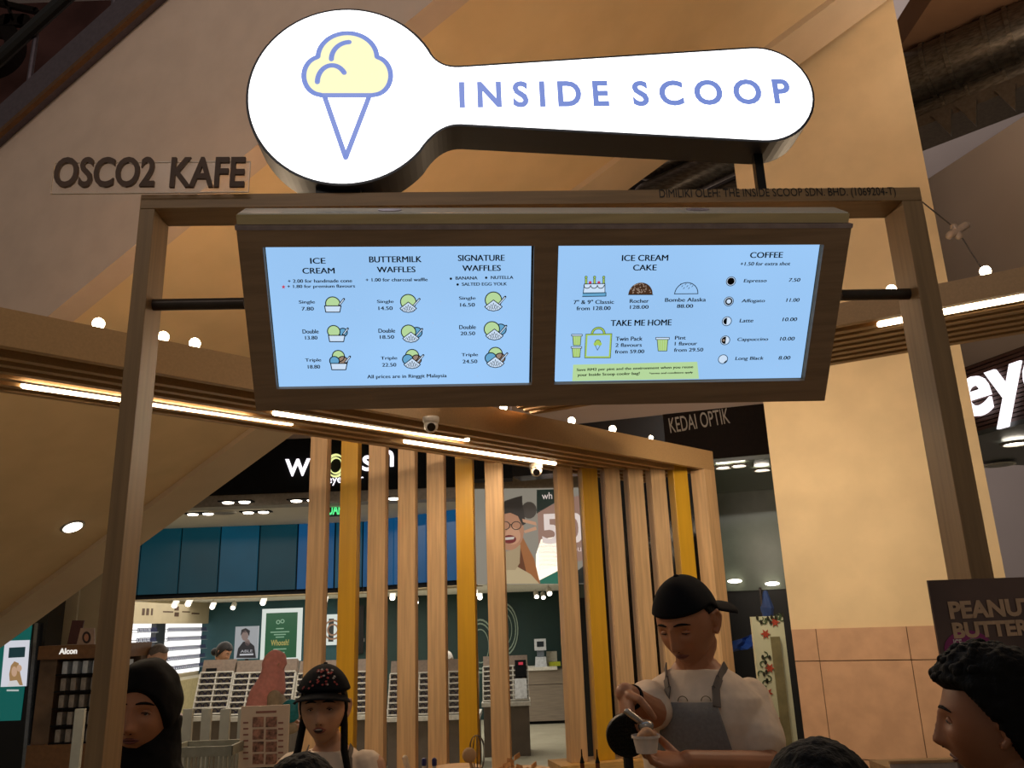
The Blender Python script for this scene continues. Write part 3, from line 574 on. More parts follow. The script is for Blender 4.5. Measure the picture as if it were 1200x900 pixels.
a = PF.off(-.05).hit(886, 165); b = PF.off(-.05).hit(892, 222); b.z = ZB
mb = MB(); mb.obox((b+V((b.x, a.y, a.z+.04)))/2, (.012, 0, 0), (0, .012, 0), (0, 0, (a.z+.04-ZB)/2)); mb.build('support_post', mat('black_metal', '#0b0b0d', .4, .5), sign)
mb = MB(); u = SG.uv(395, 215)[0]; mb.prism(SG, [(u-.06, ZB), (u+.06, ZB), (u+.06, vb+.03), (u-.06, vb+.03)], -.09, -.02); mb.build('support_foot', mat('black_metal', '#0b0b0d'), sign)
# --- acrylic sign
AF = Fr(PF.pt(0, 0, .012), PF.ex, (0, 0, 1))
ac = thing('acrylic_sign', 'clear acrylic panel with raised brown letters at the frame\'s top left corner', 'sign', AF.hit(180, 222))
u0, v0 = AF.uv(60, 225); u1, v1 = AF.uv(294, 183); v0 = ZB-.004; v1 = ZB+.088
mb = MB(); mb.prism(AF, [(u0, v0), (u1, v0), (u1, v1), (u0, v1)], .0, .004)
am = mat('clear_acrylic', '#f4ece4', .12, 0, 10, .02, alpha=.1); am.surface_render_method = 'BLENDED' if hasattr(am, 'surface_render_method') else None
mb.build('acrylic_panel', am, ac)
mb = MB()
for z in (v0, v1): mb.prism(AF, [(u0, z-.0008), (u1, z-.0008), (u1, z+.0008), (u0, z+.0008)], -.0005, .0045)
for u in (u0, u1): mb.prism(AF, [(u-.0008, v0), (u+.0008, v0), (u+.0008, v1), (u-.0008, v1)], -.0005, .0045)
mb.build('polished_edge', mat('acrylic_edge', '#d8c6b4', .2), ac)
mb = MB(); af = AF.off(.005)
for tx, x0, x1 in (('OSCO2', 65, 183), ('KAFE', 201, 288)):
    ptext(mb, af, tx, (x0+x1)/2, 203, x1-x0, 35, 0, .008, bold=.022, rot=-.004)
mb.build('lettering', mat('brown_letter', '#4d3320', .6), ac)
# --- canopy, left arm
ZT = 2.75
la, lb = atZ(-60, 347.5, ZT), atZ(835, 529, ZT); LF = Fr((la.x, la.y, 0), (lb.x-la.x, lb.y-la.y, 0), (0, 0, 1)); LW = (lb-la).length; LH = .135; ZU = ZT-LH
cl = thing('slatted_canopy', 'long oak canopy arm running from the left to the slat screen', 'canopy', LF.pt(LW/2, ZU))
mb = MB(); mb.prism(LF, [(0, ZU), (LW, ZU), (LW, ZT), (0, ZT)], -.035, 0); mb.build('fascia_board', ox, cl, bevel=.001)
bk = atZ(200, 487, ZU); dl_ = -(bk-LF.P).dot(LF.n); CD = dl_
mb = MB(); mb.prism(LF, [(0, ZU+.07), (LW, ZU+.07), (LW, ZU+.085), (0, ZU+.085)], -CD, -.036); mb.build('deck', mat('gold_deck', '#a8782c', .5, 0, 30, .1), cl)
nr = 7
for k in range(nr):
    d = -.06-(CD-.06)*k/(nr-1)
    mb = MB(); mb.prism(LF, [(0, ZU+.0), (LW, ZU), (LW, ZU+.07), (0, ZU+.07)], d-.018, d+.018) if k else mb.prism(LF, [(0, ZU+.015), (LW, ZU+.015), (LW, ZU+.07), (0, ZU+.07)], d-.012, d+.012)
    mb.build('rib', ox, cl)
tube_m = emat('led_tube_glow', (1, .78, .5), 11)
def led(pa, pb, z, label, r=.012, group='warm LED tubes under the canopies'):
    a, b = atZ(*pa, z), atZ(*pb, z); t = thing('led_tube', label, 'tube light', (a+b)/2, group)
    mb = MB(); mb.tube([a, b], r, 12); mb.build('diffuser', tube_m, t, smooth=True)
    e = (b-a).normalized()
    mb = MB(); mb.bar(a+V((0, 0, r+.006)), b+V((0, 0, r+.006)), .018, .012); mb.build('batten', mat('white_plastic', '#d9d4ca'), t)
    m = (a+b)/2; ang = math.atan2(e.y, e.x); area('led_light', m+V((0, 0, -.02)), (0, 0, ang), (b-a).length, 4.6*(b-a).length, (1, .80, .58), .02); return t
led((28, 452), (341, 496), ZU+.005, 'leftmost bright warm tube light passing behind the left post')
led((322, 484), (548, 515), ZU+.005, 'bright warm tube light under the menu board')
led((475, 517), (650, 543), ZU-.005, 'bright warm tube light ending by the right dome camera')
led((33, 436), (296, 478), ZU+.03, 'dimmer upper strip light left of the menu board', .006)  # glowing strip added for the lit edge of a rib, not a tube
led((380, 483), (548, 512), ZU+.03, 'thin upper strip light above the dome cameras', .006)  # another added strip, standing in for light on the rib edges
globe = emat('globe_glow', (1, .8, .5), 25)
def glob(p, label, r=.022, pw=5):
    t = thing('globe_lamp', label, 'lamp', p, 'globe lamps on top of the canopy'); mb = MB(); mb.ball(p+V((0, 0, r*.5)), r, 16); mb.build('bulb', globe, t, smooth=True)
    mb = MB(); mb.cyl(p+V((0, 0, -.02)), p+V((0, 0, .004)), r*.6); mb.build('socket', mat('black_metal', '#0b0b0d'), t); point('globe_light', p+V((0, 0, r*2.2+.02)), pw, (1, .75, .50), .03)
for px, lb_ in ((115, 'globe lamp left of the left post'), (191, 'globe lamp just right of the left post'), (228, 'globe lamp between left post and menu board'), (670, 'globe lamp under the board\'s middle, leftmost of three'), (718, 'globe lamp above the right slats, middle of three'), (763, 'dim globe lamp above the right slats, rightmost of three')):
    f = LF.off(-.06); y = 360+.2024*px; q = f.hit(px, y); p = V((q.x, q.y, ZT+.003)); dim = px == 763
    glob(p+V((0, 0, .02)), lb_, .022 if not dim else .014, 7 if px < 300 else 2.5)
# extra lamps of the same row, hidden behind the menu board
for px in (330, 420, 510, 590):
    f = LF.off(-.06); q = f.hit(px, 360+.2024*px); glob(V((q.x, q.y, ZT+.02)), 'globe lamp hidden behind the menu board, %s from the left' % ('first', 'second', 'third', 'fourth')[(330, 420, 510, 590).index(px)], .02, 4.5)
# --- canopy, right arm
ra_, rb_ = atZ(1290, 318.5, ZT), atZ(1102, 360, ZT); dR = (ra_-rb_).normalized()
bkR = atZ(627, 485, ZT); bkR2 = atZ(1200, 390, ZT); dR = (bkR2-bkR).normalized()
st_ = rb_-dR*2.05; RFm = Fr((st_.x, st_.y, 0), dR, (0, 0, 1)); RL = 4.3; RD_ = -(bkR-RFm.P).dot(RFm.n)
cr_ = thing('right_canopy', 'oak canopy arm crossing in front of the cream column at right', 'canopy', RFm.pt(RL/2, ZT))
mb = MB(); mb.prism(RFm, [(0, ZT+.002), (RL, ZT+.002), (RL, ZT+.095), (0, ZT+.095)], -.03, 0); mb.build('fascia_board', ox, cr_)
mb = MB(); mb.prism(RFm, [(0, ZT+.06), (RL, ZT+.06), (RL, ZT+.075), (0, ZT+.075)], -RD_, -.031); mb.build('deck', mat('gold_deck', '#a8782c'), cr_)
for k in range(7):
    d = -.1-(RD_-.1)*k/6; mb = MB(); mb.prism(RFm, [(0, ZT+.002), (RL, ZT+.002), (RL, ZT+.06), (0, ZT+.06)], d-.019, d+.019); mb.build('rib', ox, cr_)
for pa, pb, lb_ in (((1031, 380), (1068, 373), 'short bright tube end seen left of the right post'), ((1104, 366), (1290, 331), 'bright warm tube light right of the right post')):
    led(pa, pb, ZT+.004, lb_)
for px, py, lb_ in ((1155, 316, 'globe lamp on the right canopy arm beside the wire clamp'), (1045, 339, 'globe lamp peeping over the right pivot rod')):
    q = RFm.off(-.05).hit(px, py+3); glob(V((q.x, q.y, ZT+.115)), lb_, .02, 9)
for px, lb_ in ((945, 'globe lamp on the right canopy hidden by the board, right of two'), (850, 'globe lamp on the right canopy hidden by the board, left of two')):
    q = RFm.off(-.05).hit(px, 358+(1045-px)*.2); glob(V((q.x, q.y, ZT+.115)), lb_, .02, 7)
# --- dome cameras
def domecam(px, py, z, label, s=1):
    p = atZ(px, py, z); t = thing('dome_camera', label, 'camera', p, 'white dome cameras under the canopy')
    wp = mat('camera_white', '#cfc3b4', .35)
    mb = MB(); mb.lathe(p, [(.034*s, 0), (.036*s, .006), (.034*s, .022), (.03*s, .03)], 24, (0, 0, -1)); mb.build('base', wp, t, smooth=True)
    e = p+V((0, 0, -.036*s)); mb = MB(); mb.ball(e, .03*s, 20); b = mb.build('ball_housing', wp, t, smooth=True)
    n = (V((0, 0, EYE))-e).normalized(); n = (n+V((.05, 0, -.25))).normalized(); mb = MB(); mb.cyl(e+n*.018*s, e+n*.031*s, .019*s, .017*s, 20); mb.build('lens_ring', mat('lens_black', '#0c0a0a', .15), t)
domecam(505, 489, ZU, 'white dome camera on the canopy under the menu board, left of two', 1.15); domecam(628, 544, ZU-.012, 'white dome camera at the end of the tube light, right of two', 1.2)
# --- slat screen
ss_ = thing('slat_screen', 'screen of upright oak and yellow slats hanging below the canopy', 'screen', (-.4, 5.1, .84))
SW = .107
xs = [(359, 0), (397, 1), (431, 0), (467, 0), (502, 0), (537, 1), (573, 0)]
F1 = Fr((0, 5.1, EYE), (1, 0, 0), (0, 0, 1))
for px, yel in xs:
    u = F1.uv(px+9, 700)[0]; a = math.radians(-5); ex = V((math.cos(a), math.sin(a), 0)); fr = Fr((u, 5.1, 0), ex, (0, 0, 1)); mb = MB()
    mb.prism(fr, [(-SW/2, .84), (SW/2, .84), (SW/2, 2.93), (-SW/2, 2.93)], -.09, 0); mb.build('slat', ysl if yel else wl, ss_, label='yellow lacquered slat' if yel else None, bevel=.002)
s2a, s2b = atZ(655, 547, ZU), atZ(829, 545, ZU); s2b = LF.pt(LW-.13, ZU, -.05); s2a.y += .05; e2 = (s2b-s2a); e2.z = 0
f2 = Fr((s2a.x, s2a.y, 0), e2, (0, 0, 1))
for px, yel in ((667, 0), (697, 1), (724, 0), (752, 0), (779, 0), (806, 1)):
    u = f2.uv(px, 650)[0]; a = math.radians(17); c = f2.pt(u, 0); fr = Fr(c, (math.cos(a), math.sin(a), 0), (0, 0, 1)); mb = MB()
    mb.prism(fr, [(-SW/2, .84), (SW/2, .84), (SW/2, ZU+.06), (-SW/2, ZU+.06)], -.085, 0); mb.build('slat', ysl if yel else wl, ss_, label='yellow lacquered slat' if yel else None, bevel=.002)
mb = MB(); mb.prism(LF, [(LW-.13, .3), (LW, .3), (LW, ZU), (LW-.13, ZU)], -.11, 0); mb.build('end_post', wl, ss_, bevel=.002)
# ledge and low partition under the slats
ho = woodm('honey_oak', '#c49a58', 'x')
mb = MB(); mb.box(-2.9, .1, 4.96, 5.22, .76, .839); mb.build('ledge', ho, ss_)
mb = MB(); mb.box(-2.9, .1, 5.0, 5.2, 0, .759); mb.build('low_partition', woodm('oak_dark', '#8f724f', 'x'), ss_)
fe = Fr(f2.P, f2.ex, (0, 0, 1)); mb = MB(); mb.prism(fe, [(-.1, .76), (1.35, .76), (1.35, .839), (-.1, .839)], -.2, .08); mb.build('ledge', ho, ss_)
mb = MB(); mb.prism(fe, [(-.1, 0), (1.35, 0), (1.35, .759), (-.1, .759)], -.18, .06); mb.build('low_partition', woodm('oak_dark', '#8f724f', 'x'), ss_)
# --- counters and things on them
mb = MB(); mb.box(-.55, .95, 3.15, 3.75, 0, .99); bc = mb.build('back_counter', woodm('oak_dark', '#8f724f', 'x')); tag(bc, 'oak back counter behind the servers', 'counter')
mb = MB(); mb.box(-.57, .97, 3.13, 3.77, .991, 1.02); mb.build('worktop', mat('stone_top', '#b7905f', .35), bc)
CT = 1.02
def onc(px, Y): p = atY(px, 890, Y); return V((p.x, p.y, CT))
cer = mat('tan_board', '#c39b6e', .5, 0, 20, .08)
q = onc(535, 3.35)
for k in range(4):
    mb = MB(); mb.lathe(q+V((0, 0, .06+k*.0165)), [(.055, 0), (.088, .006), (.094, .0145), (.088, .0145)], 28); o = mb.build('plate', cer, smooth=False)
    tag(o, ['pale round plate at the bottom of the stack on the back counter', 'second plate up in the stack on the back counter', 'third plate up in the stack on the back counter', 'pale round plate topmost in the stack on the back counter'][k], 'plate', 'stacked plates on the back counter')
mb = MB(); mb.lathe(q, [(.07, 0), (.07, .058)], 24); tag(mb.build('plate_riser', blackm), 'low riser under the stacked plates', 'stand')
# tray with cones
q = onc(611, 3.42); t = thing('serving_tray', 'round tray of waffle pieces beside the plates', 'tray', q)
mb = MB(); mb.lathe(q+V((0, 0, .075)), [(.07, 0), (.11, .012), (.115, .02), (.1, .014)], 28); mb.build('dish', cer, t); mb = MB(); mb.lathe(q, [(.05, 0), (.03, .03), (.05, .075)], 16); mb.build('foot', cer, t)
random.seed(5)
for k in range(9):
    p = q+V((random.uniform(-.08, .08), random.uniform(-.04, .04), .095+random.random()*.02+(.04 if k < 3 else 0))); 
    if k < 3: p = q+V((-.06+k*.02, 0, .11+.015*k))
    a = random.uniform(0, 6.28); fr = Fr(p, (math.cos(a), math.sin(a), .3), (0, .3, 1)); mb = MB(); mb.prism(fr, [(-.013, -.008), (.017, -.006), (.015, .011), (-.01, .01)], 0, .006); mb.build('waffle_piece', mat('waffle', '#c08a52', .7, 0, 60, .2), t)
# utensil crock, whisk, scoop
q = onc(558, 3.25); ck = thing('utensil_pot', 'steel pot holding the whisk and spatulas', 'pot', q)
ste = mat('steel_pot', '#6d655c', .3, .8)
mb = MB(); mb.lathe(q, [(.04, 0), (.043, .09), (.038, .09), (.036, .01)], 24); mb.build('body', ste, ck, smooth=False)
q2 = atY(555, 880, 3.25); top = atY(562, 842, 3.25)
wk = thing('whisk', 'wire balloon whisk standing in the steel pot', 'whisk', q+V((0, 0, .02)))
for k in range(6):
    a = math.pi*k/6; pts = []
    for i in range(21):
        s = -1+2*i/20; r = .026*math.sin(math.pi*min(1, (1-abs(s))*.95+.05))**.7*(1 if s < 0 else -1)*math.cos(0); h = (1-abs(s))
        ang = math.pi*i/20; rr = .03*math.sin(ang)**.8 if 0 < i < 20 else .004; sgn = math.cos(ang)
        z = .165*math.sin(ang)
        pts.append(q+V((math.cos(a)*.046*sgn*(.25+.75*math.sin(ang)**.7)+.004, math.sin(a)*.046*sgn*(.25+.75*math.sin(ang)**.7), .08+z*.75+.04)))
    mb = MB(); mb.tube(pts, .0012, 6); mb.build('wire', ste, wk)
mb = MB(); mb.tube([q+V((0.002, 0, .03)), q+V((.004, 0, .13))], .008, 10); mb.build('handle', ste, wk)
sp = thing('round_spatula', 'pale round-headed wooden spoon in the steel pot', 'spoon', q+V((-.02, 0, .02))); mb = MB(); p = atY(550, 885, 3.22); mb.ball(p, .026, 16, (1, .3, 1)); mb.build('head', cer, sp, smooth=True); mb = MB(); mb.tube([p, q+V((0, 0, .02))], .005, 8); mb.build('handle', cer, sp)
for px, lb_ in ((497, 'blue marker cap, left of two, on the back counter'), (509, 'blue marker cap, right of two, on the back counter')):
    p = onc(px, 3.3); p2 = atY(px, 893, 3.3); mk = thing('marker_pen', lb_, 'pen', p, 'blue markers on the back counter'); mb = MB(); mb.tube([p+V((0, 0, .008)), V((p2.x, p2.y, p2.z-.01))], .008, 10); mb.build('barrel', mat('pen_white', '#b8b4ac', .4), mk); mb = MB(); mb.tube([V((p2.x, p2.y, p2.z-.008)), p2+V((0, 0, .006))], .0095, 10); mb.build('cap', mat('pen_blue', '#20265e', .35), mk)
p = atY(478, 892, 3.3); mk = thing('paper_roll', 'short pale paper roll leaning by the markers', 'roll', V((p.x, p.y, CT))); mb = MB(); mb.tube([V((p.x+.03, p.y, CT+.01)), p+V((-.01, 0, .01))], .011, 12); mb.build('roll', mat('paper', '#d8c3a8', .7), mk)
mb = MB(); mb.lathe(p+V((-.012, 0, .013)), [(.004, 0), (.011, .001)], 12, (-.5, 0, 1)); mb.build('core', blackm, mk)
# small bottles on the right
for px, lb_ in ((682, 'small brown dropper bottle behind the waffle iron'), (700, 'pale dropper bottle beside the brown one')):
    p = onc(px, 3.3); p.z = CT; h = atY(px, 886, 3.3).z-CT; bt = thing('dropper_bottle', lb_, 'bottle', p, 'dropper bottles on the back counter'); mb = MB(); mb.lathe(p, [(.02, 0), (.02, h*.6), (.008, h*.75), (.008, h*.85)], 16); mb.build('bottle_body', mat('amber', '#5a2f1a' if px < 690 else '#a5856c', .2), bt); mb = MB(); mb.lathe(p+V((0, 0, h*.85)), [(.009, 0), (.003, h*.15), (.002, h*.3)], 12); mb.build('dropper', blackm, bt)
# front counter
mb = MB(); mb.box(-.62, 1.0, 1.98, 2.22, 0, 1.06); fc = mb.build('front_counter', woodm('oak_dark', '#8f724f', 'x')); tag(fc, 'oak serving counter between customers and servers', 'counter'); mb = MB(); mb.box(-.64, 1.02, 1.96, 2.24, 1.061, 1.09); mb.build('worktop', mat('stone_top', '#b7905f'), fc)
# waffle iron with open lid
wi = thing('waffle_iron', 'black round waffle iron with its lid standing open by the server', 'waffle iron', (atY(733, 880, 2.2).x, 2.14, 1.09)); c = atY(736, 863, 2.16); bk2 = mat('iron_black', '#14110f', .45, .3)
lf = Fr(c, (1, 0, 0), (0, -.25, 1)); mb = MB(); mb.disc(lf, 0, 0, .052, -.018, 0, 32); mb.build('lid', bk2, wi, bevel=.003)
mb = MB()
for i in range(-4, 5):
    r = math.sqrt(max(0, .046**2-(i*.0105)**2)); mb.prism(lf, [(i*.0105-.0015, -r), (i*.0105+.0015, -r), (i*.0105+.0015, r), (i*.0105-.0015, r)], 0, .003); mb.prism(lf, [(-r, i*.0105-.0015), (r, i*.0105-.0015), (r, i*.0105+.0015), (-r, i*.0105+.0015)], 0, .003)
mb.build('grid_plate', mat('grid_black', '#1c1815', .35, .5), wi)
p = V((c.x, 2.12, 1.09)); mb = MB(); mb.lathe(p, [(.03, 0), (.03, .06), (.06, .07), (.062, .1), (.055, .106)], 28); mb.build('base', bk2, wi); mb = MB(); mb.tube([p+V((0, .05, .09)), c+V((0, .03, -.045))], .012, 8); mb.build('hinge', bk2, wi); mb = MB(); mb.tube([p+V((0.03, -.05, .09)), p+V((.05, -.1, .09))], .008, 8); mb.build('handle', bk2, wi)
# --- picture board on a stand, pickets, basket (left)
bf = FY(3.6, 3); pb = thing('food_poster', 'small upright poster with eight food photos beside the girl in the cap', 'poster', V((bf.hit(308, 880).x, bf.hit(308, 880).y, 0)))
mb = MB(); rect(mb, bf, 281, 827, 338, 899, -.01, 0); mb.build('board', mat('poster_cream', '#cdb7a0', .5, 0, 20, .05), pb)
u, v = bf.uv(308, 899); mb = MB(); mb.prism(bf, [(u-.012, -EYE), (u+.012, -EYE), (u+.012, v), (u-.012, v)], -.03, -.011); mb.prism(bf, [(u-.15, -EYE), (u+.15, -EYE), (u+.15, -EYE+.02), (u-.15, -EYE+.02)], -.12, .1); mb.build('stand', blackm, pb)
mb = MB()
for i in range(4):
    for j in range(2): x = 296+j*15.5; y = 840+i*14.5; rect(mb, bf, x, y, x+13, y+12, .0005, .0012)
mb.build('food_pictures', mat('food_photo', '#8a6150', .5, 0, 55, .7), pb)
mb = MB(); rect(mb, bf, 300, 833, 324, 835.5, .0005, .001); 
for x in (288, 329): 
    for i in range(7): rect(mb, bf, x-3, 846+i*7, x+3, 848+i*7, .0005, .001)
mb.build('print_lines', mat('print_brown', '#8b5a4e', .6), pb)
pk = thing('picket_fence', 'short grey picket fence behind the woman in the black headscarf', 'fence', (atY(245, 860, 3.9).x, 3.9, 0)); pf = FY(3.9)
gp = mat('grey_paint', '#9a9a90', .5, 0, 20, .05)
for x in (219, 241, 263, 284, 92):
    mb = MB(); a, b = pf.uv(x-5.5, 845)[0], pf.uv(x+5.5, 845)[0]; zt_ = pf.uv(x, 831)[1]+EYE; f0 = Fr((0, 3.9, 0), (1, 0, 0), (0, 0, 1)); mb.prism(f0, [(a, 0), (b, 0), (b, zt_), (a, zt_)], -.02, 0); mb.build('picket', gp, pk)
mb = MB(); f0 = Fr((0, 3.9, 0), (1, 0, 0), (0, 0, 1)); 
for z in (.25, .85): mb.prism(f0, [(pf.uv(80, 850)[0], z), (pf.uv(292, 850)[0], z), (pf.uv(292, 850)[0], z+.06), (pf.uv(80, 850)[0], z+.06)], -.05, -.021)
mb.build('rail', gp, pk)
# basket
ba = V((atY(244, 880, 3.5).x, 3.5, 0)); zb_ = atY(247, 871, 3.5).z; bs = thing('grey_basket', 'grey plastic basket with slotted sides left of the food poster', 'basket', ba); gb = mat('basket_grey', '#8c8b7c', .5); bw = .125
mb = MB(); 
for (x0, x1, y0, y1) in ((-bw, bw, -.1, -.09), (-bw, bw, .09, .1), (-bw, -bw+.01, -.1, .1), (bw-.01, bw, -.1, .1)): mb.box(ba.x+x0, ba.x+x1, 3.5+y0, 3.5+y1, zb_-.035, zb_)
mb.build('rim', gb, bs)
mb = MB()
for k in range(15): x = ba.x-bw+.005+k*(2*bw-.01)/14; mb.box(x-.004, x+.004, 3.402, 3.408, zb_-.2, zb_-.03); mb.box(x-.004, x+.004, 3.592, 3.598, zb_-.2, zb_-.03)
for z in (.08, .14): mb.box(ba.x-bw, ba.x+bw, 3.402, 3.408, zb_-z-.01, zb_-z)
mb.build('slotted_side', gb, bs)
mb = MB(); mb.box(ba.x-bw, ba.x+bw, 3.41, 3.59, zb_-.22, zb_-.2); mb.box(ba.x-.1, ba.x+.1, 3.42, 3.58, 0, zb_-.22); mb.build('pedestal', gb, bs)
# --- peanut butter poster, right
kf = Fr(V((atY(1094, 720, 1.88).x, 1.88, 0)), (math.cos(.02), math.sin(.02)+.02, 0), (0, 0, 1))
pp = thing('dessert_poster', 'purple brown poster lettered PEANUT BUTTER at the right edge', 'poster', kf.pt(.15, 0)); z1 = kf.uv(1092, 680)[1]; pw_ = abs(kf.uv(1200, 700)[0])*1.6
mb = MB(); mb.prism(kf, [(0, z1-.5), (pw_, z1-.5), (pw_, z1), (0, z1)], -.006, 0); mb.build('sheet', mat('poster_plum', '#5c463f', .35, 0, 5, .25), pp)
mb = MB(); mb.tube([kf.pt(.16, 0, -.03), kf.pt(.16, z1-.1, -.03)], .01, 10); mb.lathe(kf.pt(.16, 0, -.03), [(.065, 0), (.065, .015), (.02, .03)], 24); mb.build('stand', blackm, pp)
mb = MB(); kk = kf.off(.001); 
ptext(mb, kk, 'PEANUT', 1163, 713, 103, 21, 0, .001, bold=.045, rot=.01); ptext(mb, kk, 'BUTTER', 1162, 737, 92, 19, 0, .001, bold=.045, rot=.01); mb.build('lettering', mat('peach_ink', '#c9a688', .6), pp)
mb = MB(); u, v = kk.uv(1136, 762); mb.disc(kk, u, v, .055, .0, .0008, 32, .75); mb.build('magenta_spot', mat('magenta', '#8c2a6c', .5), pp)
mb = MB(); ptext(mb, kk, 'ICE', 1122, 753, 10, 8, .001, .0015, bold=.04); mb.build('small_lettering', mat('white_ink', '#d6c8c4', .6), pp)
# --- floral panel and blue cloth behind server
fl0 = Fr((atY(889, 800, 4.4).x, 4.4, 0), (1, -.1, 0), (0, 0, 1)); u1 = fl0.uv(922, 760)[0]; z1 = fl0.uv(905, 722)[1]
fp = thing('floral_panel', 'white panel painted with red flowers and green scrolls beside the column', 'panel', fl0.pt(.1, 0))
mb = MB(); mb.prism(fl0, [(0, 0), (u1, 0), (u1, z1), (0, z1)], -.05, 0); mb.build('board', mat('ivory_lacquer', '#cfcfae', .4, 0, 10, .06), fp)
mb = MB(); mb.prism(fl0, [(u1-.075, .3), (u1-.03, .3), (u1-.03, z1-.1), (u1-.075, z1-.1)], .001, .012); mb.build('inner_post', mat('olive_trim', '#7d7450', .5), fp)
mb = MB(); mg = MB(); mk2 = MB(); random.seed(11)
def flower(m, u, v, r, a0):
    pts = []
    for i in range(12): a = a0+math.pi*i/6; rr = r if i % 2 == 0 else r*.45; pts.append((u+rr*math.cos(a), v+rr*math.sin(a)))
    m.prism(fl0, pts, .001, .003)
for k, (px, py) in enumerate(((908, 729), (897, 743), (902, 783), (893, 735), (915, 738), (900, 812), (910, 845), (898, 868))):
    u, v = fl0.uv(px, py)
    if k in (3, 4): continue
    flower(mb, u, v, .026, k)
for k in range(26):
    px = 891+random.random()*10 if k > 6 else 891+k*4.2; py = 728+(k*5.6) if k > 6 else 725+3*math.sin(k); u, v = fl0.uv(px, py)
    a = random.uniform(0, 6.28); mg.ring(fl0, u, v, .011, .016, .001, .0025, 12, math.degrees(a), math.degrees(a)+230); mk2.disc(fl0, u+.016*math.cos(a), v+.016*math.sin(a), .007, .001, .003, 8, 1.7)
mb.build('red_flowers', mat('flower_red', '#a8432c', .5), fp); mg.build('green_scrolls', mat('scroll_green', '#3c5230', .5), fp); mk2.build('dark_leaves', mat('leaf_dark', '#2c2a1c', .5), fp)
bl = thing('blue_tarpaulin', 'crumpled blue cloth draped behind the floral panel', 'cloth', (atY(875, 750, 5.2).x, 5.2, 1.2)); mb = MB()
f5 = FY(6.3); g1 = [(857, 752), (866, 746), (878, 739), (888, 734), (900, 736), (900, 748), (880, 752), (868, 757), (858, 760)]
n = 9; gr = []
for j in range(5):
    for i in range(n):
        t = i/(n-1); x = 856+t*50; yt = 753-18*t; yb = 764-8*t; y = yt+(yb-yt)*j/4; p = f5.hit(x, y); gr.append(p+V((0, .03*math.sin(i*2.1+j), 0)))
fs = [(j*n+i, j*n+i+1, (j+1)*n+i+1, (j+1)*n+i) for j in range(4) for i in range(n-1)]; mb.add(gr, fs); mb.add([p+V((0, .02, 0)) for p in gr], [f[::-1] for f in fs]); mb.build('drape', mat('tarp_blue', '#23489a', .5, 0, 10, .2), bl)
mb = MB(); p = f5.hit(897, 745); mb.tube([V((p.x, p.y, 0)), V((p.x, p.y, f5.hit(897, 690).z))], .012, 8); mb.build('pole', mat('steel', '#4a4340'), bl)
mb = MB(); mb.tube([f5.hit(900, 735), f5.hit(899, 712), f5.hit(897, 695)], [.03, .05, .02], 10); mb.build('upper_drape', mat('tarp_blue2', '#3a5590', .5, 0, 10, .2), bl)
# side shelf with a paper at bottom right
sc_ = atY(1083, 893, 2.9); mb = MB(); mb.box(sc_.x-.1, sc_.x+.35, 2.8, 3.1, 0, sc_.z-.02); sb = mb.build('side_counter', woodm('oak_dark', '#8f724f', 'x')); tag(sb, 'low oak side counter in front of the column', 'counter')
mf = Fr(V((sc_.x-.14, 2.82, sc_.z-.06)), (1, -.05, 0), (0, .15, 1)); ms = thing('menu_sheet', 'white printed sheet at the foot of the column', 'sheet', mf.pt(.1, -.1)); mb = MB(); mb.prism(mf, [(0, -.06), (.42, -.06), (.42, .07), (0, .07)], 0, .004); mb.build('paper', mat('sheet_white', '#a79a94', .6), ms); mb = MB(); mb.prism(mf, [(0, .07), (.42, .07), (.42, .078), (0, .078)], -.004, .008); mb.build('top_edge', mat('edge_tan', '#a88560', .5), ms)
mb = MB()
for x in (.12, .2): mb.prism(mf, [(x, .03), (x+.035, .03), (x+.035, .037), (x, .037)], .0045, .005)
mb.build('print_lines', mat('print_brown', '#8b5a4e'), ms)

ORD = ['first', 'second', 'third', 'fourth', 'fifth', 'sixth', 'seventh', 'eighth', 'ninth', 'tenth']
# ================================================================== EYEWEAR SHOP
YP = 10.6; PFr = FY(YP)
zc = atY(300, 594, YP).z; zl = atY(300, 696, YP).z
shopc = mat('shop_ceiling', '#cfc9bd', .8, 0, 3, .03)
mb = MB(); mb.box(xM-.02, xR+1.2, 8.95, YP-.02, 3.34, 3.4); struct(mb.build('ceiling_poster_bay', shopc), 'pale ceiling in front of the woman poster', 'ceiling')
mb = MB(); mb.box(-7.5, xM-.03, 8.95, YP-.02, zb-.1, zb-.02); struct(mb.build('ceiling_shop_entrance', shopc), 'white ceiling between the black fascia and the teal panels', 'ceiling')
mb = MB(); mb.box(-8.5, xR+2.2, YP+.35, 17.0, zl+.1, zl+.2); struct(mb.build('ceiling_shop', mat('bright_ceiling', '#e4e0d6', .8)), 'white shop ceiling with spotlights', 'ceiling')
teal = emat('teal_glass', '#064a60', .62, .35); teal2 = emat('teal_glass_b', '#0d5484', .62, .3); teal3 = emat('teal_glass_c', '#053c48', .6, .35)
for q_ in (teal, teal2, teal3): q_.node_tree.nodes['Principled BSDF'].inputs['Specular IOR Level'].default_value = .12
